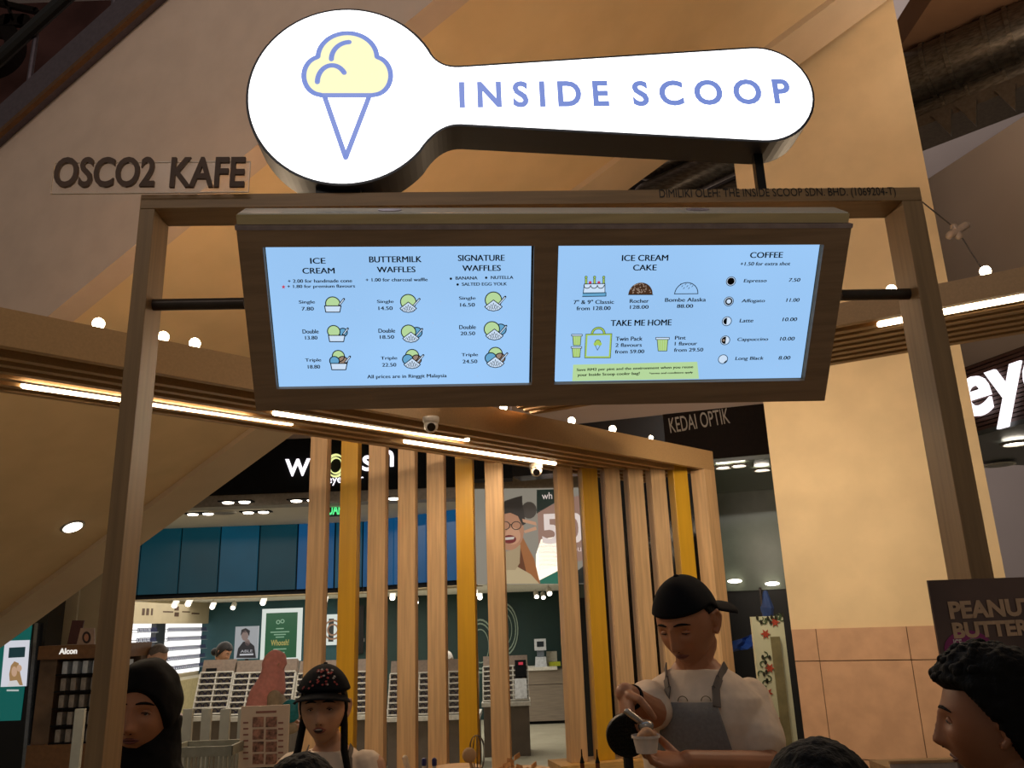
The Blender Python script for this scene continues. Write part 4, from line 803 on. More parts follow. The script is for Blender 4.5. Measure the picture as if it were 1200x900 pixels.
# teal panels A (fronto) and B (angled)
tp = thing('teal_panel_band', 'row of dark teal glass panels above the shop interior', 'panels', (-3.3, YP, zl))
z0, z1 = zl+.04, zc
xsA = [-60, 24, 88, 164, 211, 257, 303, 348, 392, 425]
for i, (a, b) in enumerate(zip(xsA, xsA[1:])):
    u0, u1 = PFr.uv(a, 650)[0], PFr.uv(b, 650)[0]; mb = MB(); mb.prism(PFr, [(u0+.012, z0-EYE), (u1-.012, z0-EYE), (u1-.012, z1-EYE), (u0+.012, z1-EYE)], -.03, 0); mb.build('glass_panel', (teal3, teal, teal3, teal3, teal3, teal, teal3, teal2, teal)[i], tp)
pA = PFr.hit(425, 650); pB = atY(540, 640, 9.7); BFm = Fr((pA.x, YP, 0), (pB.x-pA.x, 9.7-YP, 0), (0, 0, 1)); BL_ = math.hypot(pB.x-pA.x, 9.7-YP)
nB = 6
for i in range(nB):
    mb = MB(); mb.prism(BFm, [(BL_*i/nB+.01, z0), (BL_*(i+1)/nB-.01, z0), (BL_*(i+1)/nB-.01, z1), (BL_*i/nB+.01, z1)], -.03, 0); mb.build('glass_panel', teal2, tp)
mb = MB(); mb.prism(PFr, [(-9, z0-.06-EYE), (pA.x, z0-.06-EYE), (pA.x, z1+.04-EYE), (-9, z1+.04-EYE)], -.3, -.031); mb.prism(BFm, [(0, z0-.06), (BL_, z0-.06), (BL_, z1+.04), (0, z1+.04)], -.3, -.031); mb.build('black_backing', blackm, tp)
sill = mat('beige_sill', '#b5a27f', .5)
mb = MB(); mb.prism(PFr, [(-9, zl-.03-EYE), (pA.x, zl-.03-EYE), (pA.x, z0-.06-EYE), (-9, z0-.06-EYE)], -.4, .02); mb.build('sill', sill, tp)
mb = MB(); mb.prism(BFm, [(0, zl-.03), (BL_, zl-.03), (BL_, z0-.06), (0, z0-.06)], -.4, .02); mb.build('sill', sill, tp)
mb = MB(); mb.prism(PFr, [(-9, z1+.04-EYE), (pA.x, z1+.04-EYE), (pA.x, z1+.12-EYE), (-9, z1+.12-EYE)], -.4, .03); mb.build('head_trim', mat('grey_lip', '#8b8378'), tp)
# poster wall
PW_ = Fr((pB.x, 9.7, 0), (1, -.03, 0), (0, 0, 1)); xw = PW_.uv(712, 620)[0]
mb = MB(); mb.prism(PW_, [(0, zl+.0), (xw, zl), (xw, 3.33), (0, 3.33)], -.3, -.03); struct(mb.build('wall_poster', mat('poster_wall', '#a08f7b', .7)), 'beige wall carrying the big woman poster', 'wall')
def PR_(n, fr, pts, m, par, d0=.001, d1=.002): mb = MB(); mb.prism(fr, [fr.uv(*p) for p in pts], d0, d1); return mb.build(n, m, par)
bp = thing('woman_poster', 'large lit poster of a laughing woman in glasses and knit hat with a big 50', 'poster', PW_.hit(630, 682))
fr = PW_.off(0)
PR_('backing', fr, [(556, 573), (709, 571), (706, 684), (556, 685)], emat('poster_grey', '#b0a898', .5), bp, -.02, 0)
fr = PW_.off(.001)
PR_('tan_block', fr, [(630, 600), (660, 585), (708, 574), (706, 640), (690, 655), (632, 668)], emat('poster_peach', '#c79a86', .45), bp)
PR_('dark_block', fr, [(629, 574), (662, 573), (662, 582), (629, 602)], emat('poster_darkgreen', '#243a34', .4), bp)
PR_('dark_block', fr, [(673, 672), (708, 643), (707, 683), (673, 684)], emat('poster_black', '#15201d', .4), bp)
PR_('green_block', fr, [(633, 680), (655, 668), (655, 684), (633, 684)], emat('poster_green', '#1f7a63', .6), bp)
PR_('glow_block', fr, [(628, 650), (634, 632), (656, 628), (656, 668), (632, 680), (628, 684)], emat('poster_white', '#fff4df', 1.25), bp)
mb = MB(); ptext(mb, fr, '50', 660, 619, 50, 36, .002, .003, bold=.02); ptext(mb, fr, 'wh', 641, 581, 12, 8, .002, .003); ptext(mb, fr, 'pur', 679, 645, 14, 7, .002, .003)
mb.build('lettering', emat('poster_letter', '#f3e2da', .75), bp)
def el(cx, cy, rx, ry, n=22, a0=0, a1=360): return [(cx+rx*math.cos(math.radians(a0+(a1-a0)*i/n)), cy-ry*math.sin(math.radians(a0+(a1-a0)*i/n))) for i in range(n+(0 if a1-a0 >= 360 else 1))]
PR_('hair', fr, [(602, 620), (612, 628), (618, 640), (626, 655), (633, 684), (610, 684), (604, 660), (608, 640)], emat('poster_hair', '#b4713e', .6), bp, .002, .003)
PR_('hair_shade', fr, [(606, 628), (612, 650), (620, 684), (606, 680), (602, 650)], emat('poster_hair2', '#7d4526', .5), bp, .0031, .0034)
PR_('sweater', fr, [(588, 668), (606, 664), (622, 673), (632, 684), (586, 684)], emat('poster_wool', '#c9b48c', .7), bp, .0035, .004)
PR_('turtleneck', fr, [(588, 648), (598, 645), (610, 638), (609, 660), (604, 668), (586, 668)], emat('poster_wool2', '#b9a27c', .65), bp, .004, .0045)
PR_('face', fr, el(597, 622, 17, 23), emat('poster_skin', '#c98f6c', .6), bp, .005, .0055)
PR_('cheek', fr, el(601, 628, 9, 10), emat('poster_skin2', '#d9a27e', .65), bp, .0056, .006)
mb = MB(); 
for x in (592, 605): u, v = fr.uv(x, 616); r = abs(fr.uv(x+6, 616)[0]-u); mb.ring(fr, u, v, r*.82, r, .007, .008, 20, sy=.85)
mb.stroke(fr, [fr.uv(598, 615), fr.uv(599, 615)], .01, .007, .008); mb.build('glasses', emat('poster_ink', '#1a1414', .3), bp)
PR_('lips', fr, el(597, 632, 8, 5), emat('poster_lip', '#8a1f26', .5), bp, .007, .0075); PR_('teeth', fr, [(591, 630), (603, 629), (602, 632), (592, 633)], emat('poster_teeth', '#e8dcd0', .6), bp, .0078, .0082)
PR_('hat', fr, [(582, 612), (586, 594), (592, 587), (604, 583), (612, 581), (612, 588), (614, 600), (616, 614), (612, 616), (607, 605), (598, 601), (588, 603)], emat('poster_hat', '#4a423c', .3), bp, .008, .009)
PR_('pompom', fr, el(620, 598, 9, 10, 14), emat('poster_hat2', '#5f554c', .38), bp, .0075, .0085)
for pts in ([(612, 608), (628, 612), (629, 616), (613, 612)], [(614, 622), (628, 617), (629, 621), (615, 625)]): PR_('finger', fr, pts, emat('poster_skin2', '#d9a27e', .65), bp, .009, .01)
# green wall at the back and side light wall
YB = 16.0; GFm = FY(YB)
greenw = mat('bottle_green_wall', '#12302c', .6, 0, 3, .1); bluegr = mat('blue_green_wall', '#1d4a52', .6, 0, 3, .08)
uL = GFm.uv(236, 740)[0]
mb = MB(); mb.box(uL, GFm.uv(480, 740)[0]-1.2, YB, YB+.2, 0, zl+.1); struct(mb.build('wall_green', bluegr), 'blue green back wall of the shop', 'wall')
mb = MB(); mb.box(GFm.uv(480, 740)[0]-1.2, 4.5, YB, YB+.2, 0, zl+.1); struct(mb.build('wall_dark_green', greenw), 'bottle green back wall with ring emblem', 'wall')
mb = MB(); GG = GFm.off(.01)
for k, (px, py, s) in enumerate(((590, 737, 1), (563, 757, 1))):
    u, v = GG.uv(px, py)
    for r in (.16, .235, .275): mb.ring(GG, u, v, r*.93, r, 0, .01, 28, sy=1.75 if r > .2 else 1.9)
tag(mb.build('ring_emblem', mat('pale_line', '#8d9f8f', .6)), 'interlocked pale double ring emblem on the dark green wall', 'emblem')
mb = MB(); [rect(mb, GG, x-1, y-2, x+1, y+2, 0, .01) for x, y in ((420, 745), (423, 748), (426, 750), (424, 736), (424, 742))]; tag(mb.build('wall_marks', mat('white_ink', '#d6c8c4')), 'small white wall marks beside the yellow slat', 'marks')
# black band sign
sg = thing('eyewear_fascia_sign', 'glowing white and yellow shop name letters on the black fascia', 'sign', SL.hit(400, 560)); sf = SL.off(.002)
wm = emat('white_neon', (1, .93, 1), 1.6); ym = emat('yellow_neon', '#e8ec9c', 1.1)
mb = MB(); ptext(mb, sf, 'w', 349, 548, 29, 20, 0, .02, bold=0); mb.build('letter', wm, sg)
mb = MB(); ptext(mb, sf, 's', 431, 543, 12, 18, 0, .02, bold=.01); mb.build('letter', wm, sg)
mb = MB(); ptext(mb, sf, 'h', 370, 543, 10, 26, 0, .02, bold=.01); mb.build('letter', wm, sg)
mb = MB(); ptext(mb, sf, 'h', 454, 533, 15, 28, 0, .02, bold=.01); mb.build('letter', wm, sg)
for px, py in ((394, 546), (412, 537)):
    u, v = sf.uv(px, py); mb = MB()
    for r in (.072, .1): mb.ring(sf, u, v, r*.86, r, 0, .04, 28, sy=1.25)
    mb.build('double_ring', ym, sg)
mb = MB(); ptext(mb, sf, 'eyewear', 405, 564, 42, 9, 0, .01, bold=0); mb.build('small_letters', wm, sg)
# exit sign
xf = FY(9.2); xg = thing('exit_sign', 'green lit exit sign reading KELUAR behind the slats', 'sign', xf.hit(385, 604))
mb = MB(); rect(mb, xf, 368, 589, 404, 605, -.05, 0); mb.build('case', mat('exit_case', '#142a1c', .4), xg)
mb = MB(); ptext(mb, xf.off(.001), 'KELUAR', 386, 597, 32, 13, 0, .004, bold=.03); mb.build('lettering', emat('exit_green', '#58e88a', 1.2), xg)
mb = MB(); p = xf.hit(385, 589); mb.tube([p+V((0, -.0, 0))+V((0, .02, 0)), V((p.x, p.y+.02, zb-.1))], .01, 6); mb.build('hanger', blackm, xg)
# twin downlights in the entrance ceiling
def twin(px, py, label):
    z = zb-.1; p = atZ(px, py, z); t = thing('twin_downlight', label, 'ceiling light', p, 'twin downlights in the entrance ceiling')
    mb = MB(); mb.box(p.x-.17, p.x+.17, p.y-.07, p.y+.07, z-.012, z-.001); mb.build('black_tray', blackm, t)
    for s in (-.085, .085): mb = MB(); mb.lathe(p+V((s, 0, -.014)), [(.058, 0), (.05, .01)], 18, (0, 0, -1)); mb.build('lamp', dl, t)
for px, py, lb in ((277, 587, 'twin downlight at left under the black fascia'), (357, 585, 'twin downlight left of the first slat'), (235, 601, 'twin downlight beside the escalator edge'), (300, 599, 'twin downlight near the round ceiling grille'), (452, 583, 'twin downlight between the third and fourth slats')): twin(px, py, lb)
for px, py, lb in ((249, 595, 'round grey ceiling grille, left of two'), (261, 600, 'smaller round ceiling grille, right of two')):
    p = atZ(px, py, zb-.1); t = thing('ceiling_grille', lb, 'grille', p); mb = MB(); mb.lathe(p, [(.13, .001), (.12, .014)], 24, (0, 0, -1)); mb.build('grille', mat('grille_grey', '#77716a', .5), t); mb = MB(); mb.ring(Fr(p, (1, 0, 0), (0, -1, 0)), 0, 0, .13, .15, .0, .016); mb.build('rim', shopc, t)
# track spots inside
for i, (px, py) in enumerate(((206, 706), (222, 704), (250, 708), (274, 709), (309, 703), (381, 701), (460, 697), (488, 703), (518, 705), (562, 697), (556, 693), (636, 697), (643, 692), (628, 696))):
    z = zl+.02; p = atZ(px, py, z); t = thing('spotlight', 'small white shop ceiling spotlight near ' + ['the lit display wall, left', 'the lit display wall, right', 'the bun-haired woman, left', 'the portrait poster', 'the green framed poster', 'the first yellow slat', 'the third oak slat', 'the fourth oak slat', 'the second yellow slat', 'the sixth oak slat, lower', 'the sixth oak slat, upper', 'the big woman poster, middle', 'the big woman poster, right', 'the big woman poster, left'][i], 'spotlight', p, 'spotlights in the shop ceiling')
    mb = MB(); mb.cyl(p+V((0, 0, .08)), p+V((0, 0, .0)), .01, n=8); mb.build('stem', shopc, t); mb = MB(); mb.cyl(p+V((0, .03, .02)), p+V((.01, -.07, -.05)), .045, n=14); mb.build('can', mat('white_plastic', '#d9d4ca'), t); mb = MB(); mb.cyl(p+V((.01, -.071, -.051)), p+V((.012, -.076, -.055)), .036, n=14); mb.build('lens', dl, t)
# left side wall with backlit spectacle shelves
sxL = uL; SW1 = Fr((sxL, YB, 0), (0, -1, 0), (0, 0, 1)); SW1 = Fr((sxL, 9.0, 0), (0, 1, 0), (0, 0, 1))
mb = MB(); mb.box(sxL-.3, sxL, 9.0, YB+.2, 0, 3.3); struct(mb.build('wall_left', mat('cream_panel', '#b9aa8c', .7, 0, 4, .05)), 'cream side wall of the eyewear shop', 'wall')
hz0 = SW1.uv(200, 731)[1]; hz1 = SW1.uv(200, 712)[1]
def side(px): return SW1.uv(px, 760)[0]
lw_ = thing('lit_display_wall', 'glowing white wall with rows of spectacles at the left of the shop', 'display', (sxL+.1, 13.5, 0))
litm = emat('display_glow', (1, .98, .95), 1.5)
zlo, zhi = 1.02, hz0
for a, b in ((150, 173), (186, 233)):
    mb = MB(); mb.prism(SW1, [(side(a)+.0, zlo), (side(b), zlo), (side(b), zhi), (side(a), zhi)], 0, .03); mb.build('light_panel', litm, lw_)
mb = MB(); mb.prism(SW1, [(side(100), hz0), (side(235), hz0), (side(235), hz1+.1), (side(100), hz1+.1)], 0, .12); mb.build('header_panel', mat('cream_panel', '#b9aa8c'), lw_)
mb = MB(); 
for x, y, w, q in ((112, 714, 5, 9), (118, 714, 5, 9), (124, 714, 5, 9), (168, 717, 3, 8), (173, 717, 3, 8), (178, 717, 2, 8), (197, 717, 12, 1.5), (207, 713, 5, 5), (207, 720, 5, 5), (218, 717, 9, 1.2), (229, 719, 9, 1.5)): rect(mb, SW1.off(.121), x-w/2, y-q/2, x+w/2, y+q/2, 0, .003)
mb.build('lettering', mat('brown_letter', '#4d3320'), lw_)
mb = MB(); mb.prism(SW1, [(side(174), .9), (side(185), .9), (side(185), zhi), (side(174), zhi)], 0, .1); mb.build('dark_divider', mat('divider', '#232428', .3), lw_)
mb = MB(); mb.prism(SW1, [(side(100), 0), (side(233), 0), (side(233), .95), (side(100), .95)], .0, .45); mb.build('base_cabinet', mat('cabinet_cream', '#a49670', .5), lw_)
# spectacles
def spec_proto(label, m, s=1.0):
    t = thing('spectacles', label, 'spectacles', (0, 0, -5)); P0 = Fr((0, 0, -5), (1, 0, 0), (0, 0, 1))
    mb = MB()
    for k in (-.034, .034): mb.ring(P0, k*s, 0, .022*s, .029*s, -.004, .004, 10)
    mb.obox((0, 0, -5), (.01*s, 0, 0), (0, .004, 0), (0, 0, .004*s)); mb.build('frame', m, t)
    mb = MB(); 
    for k in (-.06, .06): mb.obox((k*s, .05, -5), (.003, 0, 0), (0, .05, 0), (0, 0, .004)); mb.build('temple', m, t); mb = MB()
    return t
sp0 = spec_proto('spectacles', mat('spec_navy', '#23254a', .3), 1.0)
first = [True]
def place_spec(p, rz, label, group, sc=1.25):
    o = sp0 if first[0] else copyt(sp0, (0, 0, 0)); first[0] = False
    o.location = p; o.rotation_euler = (0, 0, rz); o.scale = (sc,)*3; o['label'] = label; o['group'] = group; return o
shelf_zs = [zlo+(zhi-zlo)*k for k in (.12, .31, .5, .69, .87)]
ordn = ['bottom', 'second lowest', 'middle', 'second highest', 'top']
for k, z in enumerate(shelf_zs):
    for (a, b) in ((150, 173), (186, 233)):
        mb = MB(); mb.prism(SW1, [(side(a), z-.03), (side(b), z-.03), (side(b), z-.022), (side(a), z-.022)], .031, .15); mb.build('shelf', mat('clear_shelf', '#b8bcc8', .2), lw_)
        n = 5 if a == 150 else 10
        for i in range(n):
            u = side(a)+(side(b)-side(a))*(i+.5)/n; place_spec(SW1.pt(u, z+.012, .12), math.radians(90), 'dark spectacles, %s from left, %s shelf of lit wall\'s %s panel' % (ORD[i], ordn[k], 'left' if a == 150 else 'right'), 'spectacles on the lit wall')
# display cabinets with trays
cabw = mat('cabinet_white', '#d8d4c8', .5); taupe = mat('taupe_top', '#8a7868', .5); kick = mat('cabinet_taupe', '#6e6256', .6, 0, 6, .1)
def cabinet(x0, x1, Y, label, cols_, side_name, yt=769, yb=838, hdr=None, tray_rows=7, sepc=True):
    f = FY(Y); u0, u1 = f.uv(x0, 800)[0], f.uv(x1, 800)[0]; vt, vb = f.uv((x0+x1)/2, yt)[1], f.uv((x0+x1)/2, yb)[1]
    t = thing('display_cabinet', label, 'cabinet', ((u0+u1)/2, Y, 0), 'spectacle display cabinets')
    dpt = .55; sl_ = Fr(f.pt(0, vb, .0), (1, 0, 0), (0, .42, 1)); H = (vt-vb)
    f0 = Fr((0, Y, 0), (1, 0, 0), (0, 0, 1))
    mb = MB(); mb.prism(f0, [(u0, 0), (u1, 0), (u1, vb+EYE-.05), (u0, vb+EYE-.05)], -dpt, .0); mb.build('base', kick, t)
    mb = MB(); mb.prism(f0, [(u0-.02, vb+EYE-.05), (u1+.02, vb+EYE-.05), (u1+.02, vb+EYE), (u0-.02, vb+EYE)], -dpt, .12); mb.build('ledge', cabw, t)
    Hs = H*.74
    mb = MB(); mb.prism(sl_, [(u0, 0), (u1, 0), (u1, Hs), (u0, Hs)], -.06, 0); mb.build('sloping_back', mat('tray_shade', '#a39a88', .6), t)
    mb = MB(); mb.prism(sl_, [(u0, Hs+.002), (u1, Hs+.002), (u1, Hs*1.34), (u0, Hs*1.34)], -.08, .02); mb.build('header_board', taupe, t)
    if hdr: mb = MB(); mb.prism(sl_.off(.021), [(u0+.05, Hs*.98), (u0+(u1-u0)*.45, Hs*.98), (u0+(u1-u0)*.45, Hs*1.12), (u0+.05, Hs*1.12)], 0, .01); mb.build('name_plate', blackm, t)
    for i in range(cols_+1):
        u = u0+(u1-u0)*i/cols_; mb = MB(); mb.prism(sl_, [(u-.008, 0), (u+.008, 0), (u+.008, Hs), (u-.008, Hs)], 0, .05); mb.build('tray_divider', cabw, t)
    for j in range(tray_rows+1):
        v = Hs*j/tray_rows; mb = MB(); mb.prism(sl_, [(u0, v-.006), (u1, v-.006), (u1, v+.008), (u0, v+.008)], 0, .055); mb.build('tray_lip', cabw, t)
    for j in range(tray_rows):
        for i in range(cols_):
            u = u0+(u1-u0)*(i+.5)/cols_; p = sl_.pt(u, Hs*(j+.45)/tray_rows, .03)
            place_spec(p, 0, 'spectacles, %s from left in row %s up of %s cabinet' % (ORD[i], ORD[j], side_name), 'spectacles in the trays', min(1.1, (u1-u0)/cols_/.16))
    return t, sl_, Hs, u0, u1
cabinet(229, 268, 10.2, 'spectacle display cabinet with a black name plate, leftmost', 2, 'leftmost', hdr=True)
cabinet(270, 342, 10.2, 'spectacle display cabinet behind the woman in the pink headscarf', 4, 'second')
cabinet(345, 448, 10.8, 'long spectacle display cabinet behind the left slats', 6, 'long middle')
cabinet(455, 560, 10.8, 'long spectacle display cabinet behind the central slats', 6, 'central')
t, sl_, Hs, u0, u1 = cabinet(566, 619, 11.6, 'narrow spectacle cabinet with a red-black card, right of the central slats', 3, 'right-hand', yt=765, yb=822)
mb = MB(); mb.prism(sl_, [(u1-.17, Hs*.65), (u1-.02, Hs*.65), (u1-.02, Hs*1.15), (u1-.17, Hs*1.15)], .06, .075); mb.build('black_card', blackm, t)
mb = MB(); mb.prism(sl_, [(u1-.12, Hs*1.0), (u1-.06, Hs*1.0), (u1-.06, Hs*1.08), (u1-.12, Hs*1.08)], .0755, .08); mb.build('red_mark', emat('mark_red', '#e0364c', .6), t)
mb = MB(); mb.prism(sl_, [(u1-.18, Hs*.02), (u1-.02, Hs*.02), (u1-.02, Hs*.6), (u1-.18, Hs*.6)], .06, .07); mb.build('white_card', mat('card_white', '#dfe2e2', .5), t)
# shop posters
def framed(x0, y0, x1, y1, Y, label, fm, fillm, name='framed_poster', yaw=0):
    f = FY(Y, yaw); t = thing(name, label, 'poster', f.hit((x0+x1)/2, y1)); mb = MB(); rect(mb, f, x0, y0, x1, y1, -.04, 0); mb.build('frame', fm, t)
    if fillm: mb = MB(); rect(mb, f, x0+5, y0+5, x1-5, y1-4, .0, .006); mb.build('print', fillm, t)
    return t, f.off(.008)
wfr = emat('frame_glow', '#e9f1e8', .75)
t, f = framed(306, 713, 353, 775, 12.4, 'white framed green poster lettered in gold', wfr, emat('poster_green2', '#1c6b43', .5))
mb = MB(); ptext(mb, f, 'Whoosh!', 328, 753, 21, 7, 0, .002, bold=.02); mb.build('lettering', emat('gold_ink', '#c9b968', .6), t); mb = MB()
for i, (y, w) in enumerate(((736, 9), (740, 22), (743, 14), (746, 10), (760, 15), (764, 11))): rect(mb, f, 328-w/2, y, 328+w/2, y+1.2, 0, .002)
u, v = f.uv(326, 729); mb.ring(f, u, v, .018, .03, 0, .002, 16); u, v = f.uv(331, 728); mb.ring(f, u, v, .018, .03, 0, .002, 16); mb.build('small_print', emat('mint_ink', '#9fc9a6', .6), t)
mb = MB(); q = f.hit(330, 775); mb.box(q.x-.02, q.x+.02, 12.42, 12.46, 0, q.z); tag(mb.build('poster_stand', blackm), 'slim stand under the green framed poster', 'stand')
t, f = framed(275, 734, 302, 772, 12.3, 'small portrait poster of a figure in glasses and dark jacket', emat('frame_pale', '#c9ccd0', .5), None)
for nm, pts, m in (('jacket', [(277, 771), (279, 760), (285, 752), (291, 751), (298, 757), (300, 771)], 'p_dark'), ('face', el(287, 745, 4, 6), 'p_skin'), ('hair', [(282, 745), (283, 738), (288, 736), (293, 739), (292, 746), (290, 741), (285, 741)], 'p_dark'), ('hand', el(290, 753, 3, 4), 'p_skin')):
    PR_(nm, f, pts, emat(m, '#2d2c33' if m == 'p_dark' else '#a68e86', .5), t, .001, .003)
mb = MB(); ptext(mb, f, 'ABLE', 289, 763, 14, 3, .003, .004); rect(mb, f, 281, 766, 297, 768, .003, .004); mb.build('lettering', emat('p_white', '#d8d8de', .6), t)
mb = MB(); q = f.hit(288, 772); mb.box(q.x-.02, q.x+.02, 12.32, 12.36, 0, q.z); tag(mb.build('poster_stand', blackm), 'slim stand under the portrait poster', 'stand')
t, f = framed(380, 720, 396, 756, 15.9, 'white framed ring poster between the first two slats', wfr, emat('poster_black', '#15201d', .4)); mb = MB(); u, v = f.uv(390, 738); mb.ring(f, u, v, .08, .11, 0, .004, 16); mb.ring(f, u, v, .15, .18, 0, .004, 20); mb.build('ring_print', emat('ring_tan', '#b98a68', .5), t)
t, f = framed(400, 710, 426, 766, 15.9, 'dark framed panel behind the yellow slat', mat('dark_metal', '#17110f'), mat('black_green', '#0f1c1a', .4))
# reception counter with instrument
rc = FY(15.0); f0 = Fr((0, 15.0, 0), (1, 0, 0), (0, 0, 1)); u0, u1 = rc.uv(617, 800)[0], rc.uv(664, 800)[0]; vt = rc.uv(640, 783)[1]+EYE
rcp = thing('reception_counter', 'grey wood reception counter at the back of the shop', 'counter', ((u0+u1)/2, 15, 0)); gw = woodm('grey_wood', '#86796a', 'x')
mb = MB(); mb.prism(f0, [(u0, .05), (u1+.4, .05), (u1+.4, vt*.7), (u0, vt*.7)], -.6, 0); mb.build('lower_front', gw, rcp); mb = MB(); mb.prism(f0, [(u0, vt*.71), (u1+.4, vt*.71), (u1+.4, vt-.03), (u0, vt-.03)], -.6, .0); mb.build('upper_front', gw, rcp)
mb = MB(); mb.prism(f0, [(u0, vt-.03), (u1-.15, vt-.03), (u1-.15, vt+.02), (u0, vt+.02)], -.6, .05); mb.build('white_top', cabw, rcp)
mb = MB(); mb.prism(f0, [(u0+.03, 0), (u1+.35, 0), (u1+.35, .05), (u0+.03, .05)], -.55, -.05); mb.build('plinth', blackm, rcp)
im = thing('eye_test_machine', 'white eye testing instrument with a screen on the reception counter', 'instrument', rc.pt(rc.uv(634, 780)[0], vt-EYE+.02, -.2)); f1 = Fr((0, 15.2, 0), (1, 0, 0), (0, 0, 1)); u = f1.ex.x*rc.uv(634, 780)[0]*1.013; zt2 = vt+.02
wpl = mat('instrument_white', '#c9cdd2', .4)
mb = MB(); mb.prism(f1, [(u-.1, zt2), (u+.1, zt2), (u+.09, zt2+.16), (u-.09, zt2+.16)], -.12, .12); mb.build('body', wpl, im)
mb = MB(); mb.prism(f1, [(u-.06, zt2+.16), (u+.06, zt2+.16), (u+.06, zt2+.3), (u-.06, zt2+.3)], -.1, .04); mb.build('neck', mat('instrument_grey', '#6f7881', .4), im)
mb = MB(); mb.prism(f1, [(u-.1, zt2+.27), (u+.1, zt2+.27), (u+.1, zt2+.46), (u-.1, zt2+.46)], -.12, .1); mb.build('head', wpl, im)
mb = MB(); mb.prism(f1, [(u-.06, zt2+.33), (u+.06, zt2+.33), (u+.06, zt2+.42), (u-.06, zt2+.42)], .1, .105); mb.build('screen', mat('screen_dark', '#2b3238', .2), im)
for dx, w, h, c, lb in ((.2, .09, .12, '#c8c3b4', 'white box beside the eye testing machine'), (.24, .1, .07, '#b8bf2c', 'yellow green box beside the eye testing machine')):
    mb = MB(); x = u+dx; mb.prism(f1, [(x-w, zt2), (x+w, zt2), (x+w, zt2+h*(2 if c == '#c8c3b4' else 1)), (x-w, zt2+h*(2 if c == '#c8c3b4' else 1))], -.1-(.15 if c == '#c8c3b4' else 0), -.0-(.12 if c == '#c8c3b4' else 0)); b = mb.build('small_box', mat('box'+c, c, .5)); tag(b, lb, 'box')
# white side column/door on right inside with spectacle shelves seen between slats
sw = FY(12.5); mb = MB(); a = sw.uv(706, 740)[0]; b = sw.uv(720, 740)[0]; mb.box(a, b, 12.3, 12.8, 0, zl+.1); struct(mb.build('wall_white_pier', mat('white_pier', '#b5b0a6', .6)), 'white pier at the right end of the shop', 'wall')
rs = thing('right_shelf_unit', 'tall narrow backlit spectacle shelves behind the yellow slat at right', 'shelf', (sw.hit(686, 800).x, 13, 0)); f2_ = FY(13.0); u0, u1 = f2_.uv(675, 760)[0], f2_.uv(700, 760)[0]; z0_, z1_ = f2_.uv(688, 790)[1], f2_.uv(688, 705)[1]
f0 = Fr((0, 13, EYE), (1, 0, 0), (0, 0, 1)); mb = MB(); mb.prism(f0, [(u0, z0_), (u1, z0_), (u1, z1_), (u0, z1_)], -.05, 0); mb.build('light_panel', emat('display_glow_dim', (1, .95, .85), .6), rs)
mb = MB(); mb.prism(f0, [(u0-.02, -EYE), (u1, -EYE), (u1, z0_), (u0-.02, z0_)], -.4, .1); mb.build('base', gw, rs)
for k in range(6):
    z = z0_+(z1_-z0_)*(k+.3)/6; mb = MB(); mb.prism(f0, [(u0, z), (u1, z), (u1, z+.012), (u0, z+.012)], 0, .1); mb.build('shelf', cabw, rs)
    for i in range(2): place_spec(f0.pt(u0+(u1-u0)*(i+.5)/2, z+.05, .06), 0, '%s spectacles on the %s shelf up of the tall right-hand shelves' % (('left', 'right')[i], ORD[k]), 'spectacles on the right shelves')
# ---- left: lit teal display with poster, lens kiosk
tk = FY(8.4); td = thing('teal_poster_light', 'tall black stand with a lit teal and white portrait panel at far left', 'display', (tk.hit(25, 800).x, 8.4, 0))
u0, u1 = tk.uv(-60, 760)[0], tk.uv(47, 800)[0]; vt = tk.uv(30, 700)[1]
mb = MB(); mb.prism(tk, [(u0, -EYE), (u1, -EYE), (u1, vt), (u0, vt)], -.3, 0); mb.build('case', mat('gloss_black', '#0b0c0f', .15), td)
mb = MB(); rect(mb, tk, -40, 718, 32, 845, .001, .01); mb.build('teal_panel', emat('teal_lit', '#0f6e66', .55), td)
tf = tk.off(.011); mb = MB(); mb.prism(tf, [tf.uv(*p) for p in ((6, 751), (35, 750), (31, 804), (1, 805))], 0, .004); mb.build('portrait_panel', emat('white_lit', '#dfe0ea', .8), td)
for nm, pts, c, lv in (('label_block', [(11, 759), (30, 758), (29, 770), (10, 771)], '#1c3a40', 1), ('long_hair', [(12, 803), (11, 790), (13, 780), (17, 775), (22, 777), (24, 790), (27, 803)], '#b08a5c', 1), ('face', el(17, 787, 3.2, 6), '#d9b294', 2), ('white_top', [(9, 804), (12, 798), (20, 797), (24, 804)], '#ece8e8', 3), ('raised_hand', el(23, 783, 3, 4), '#d9b294', 3), ('sprig', el(18, 735, 7, 2, 10), '#b8cf9a', 1)):
    PR_(nm, tf.off(.004), pts, emat('lit'+c, c, .7), td, .002*lv, .002*lv+.002)
PR_('base_text', tf, [(8, 808), (22, 808), (22, 810), (8, 810)], emat('lit_white', '#d8e0dd', .6), td, .001, .003)
mb = MB(); mb.prism(tk, [tk.uv(44, 730), tk.uv(48, 730), (tk.uv(47, 760)[0]+.03, -EYE), (tk.uv(47, 760)[0], -EYE)], 0, .05); mb.build('steel_edge', mat('steel_edge', '#8a8f96', .2, .9), td)
ak = FY(7.6); al = thing('lens_display_stand', 'brown display stand of small boxes with a white name header at left', 'display stand', (ak.hit(85, 800).x, 7.6, 0)); brn = mat('brown_laminate', '#73502f', .45)
U = lambda x, y: ak.uv(x, y)
uA, uB = U(38, 840)[0]+.0, U(135, 800)[0]+.12
v_h0, v_h1 = U(80, 772)[1], U(80, 756)[1]
mb = MB(); mb.prism(ak, [(uA, v_h0), (uB, v_h0), (uB, v_h1), (uA, v_h1)], -.4, .03); mb.build('header', brn, al)
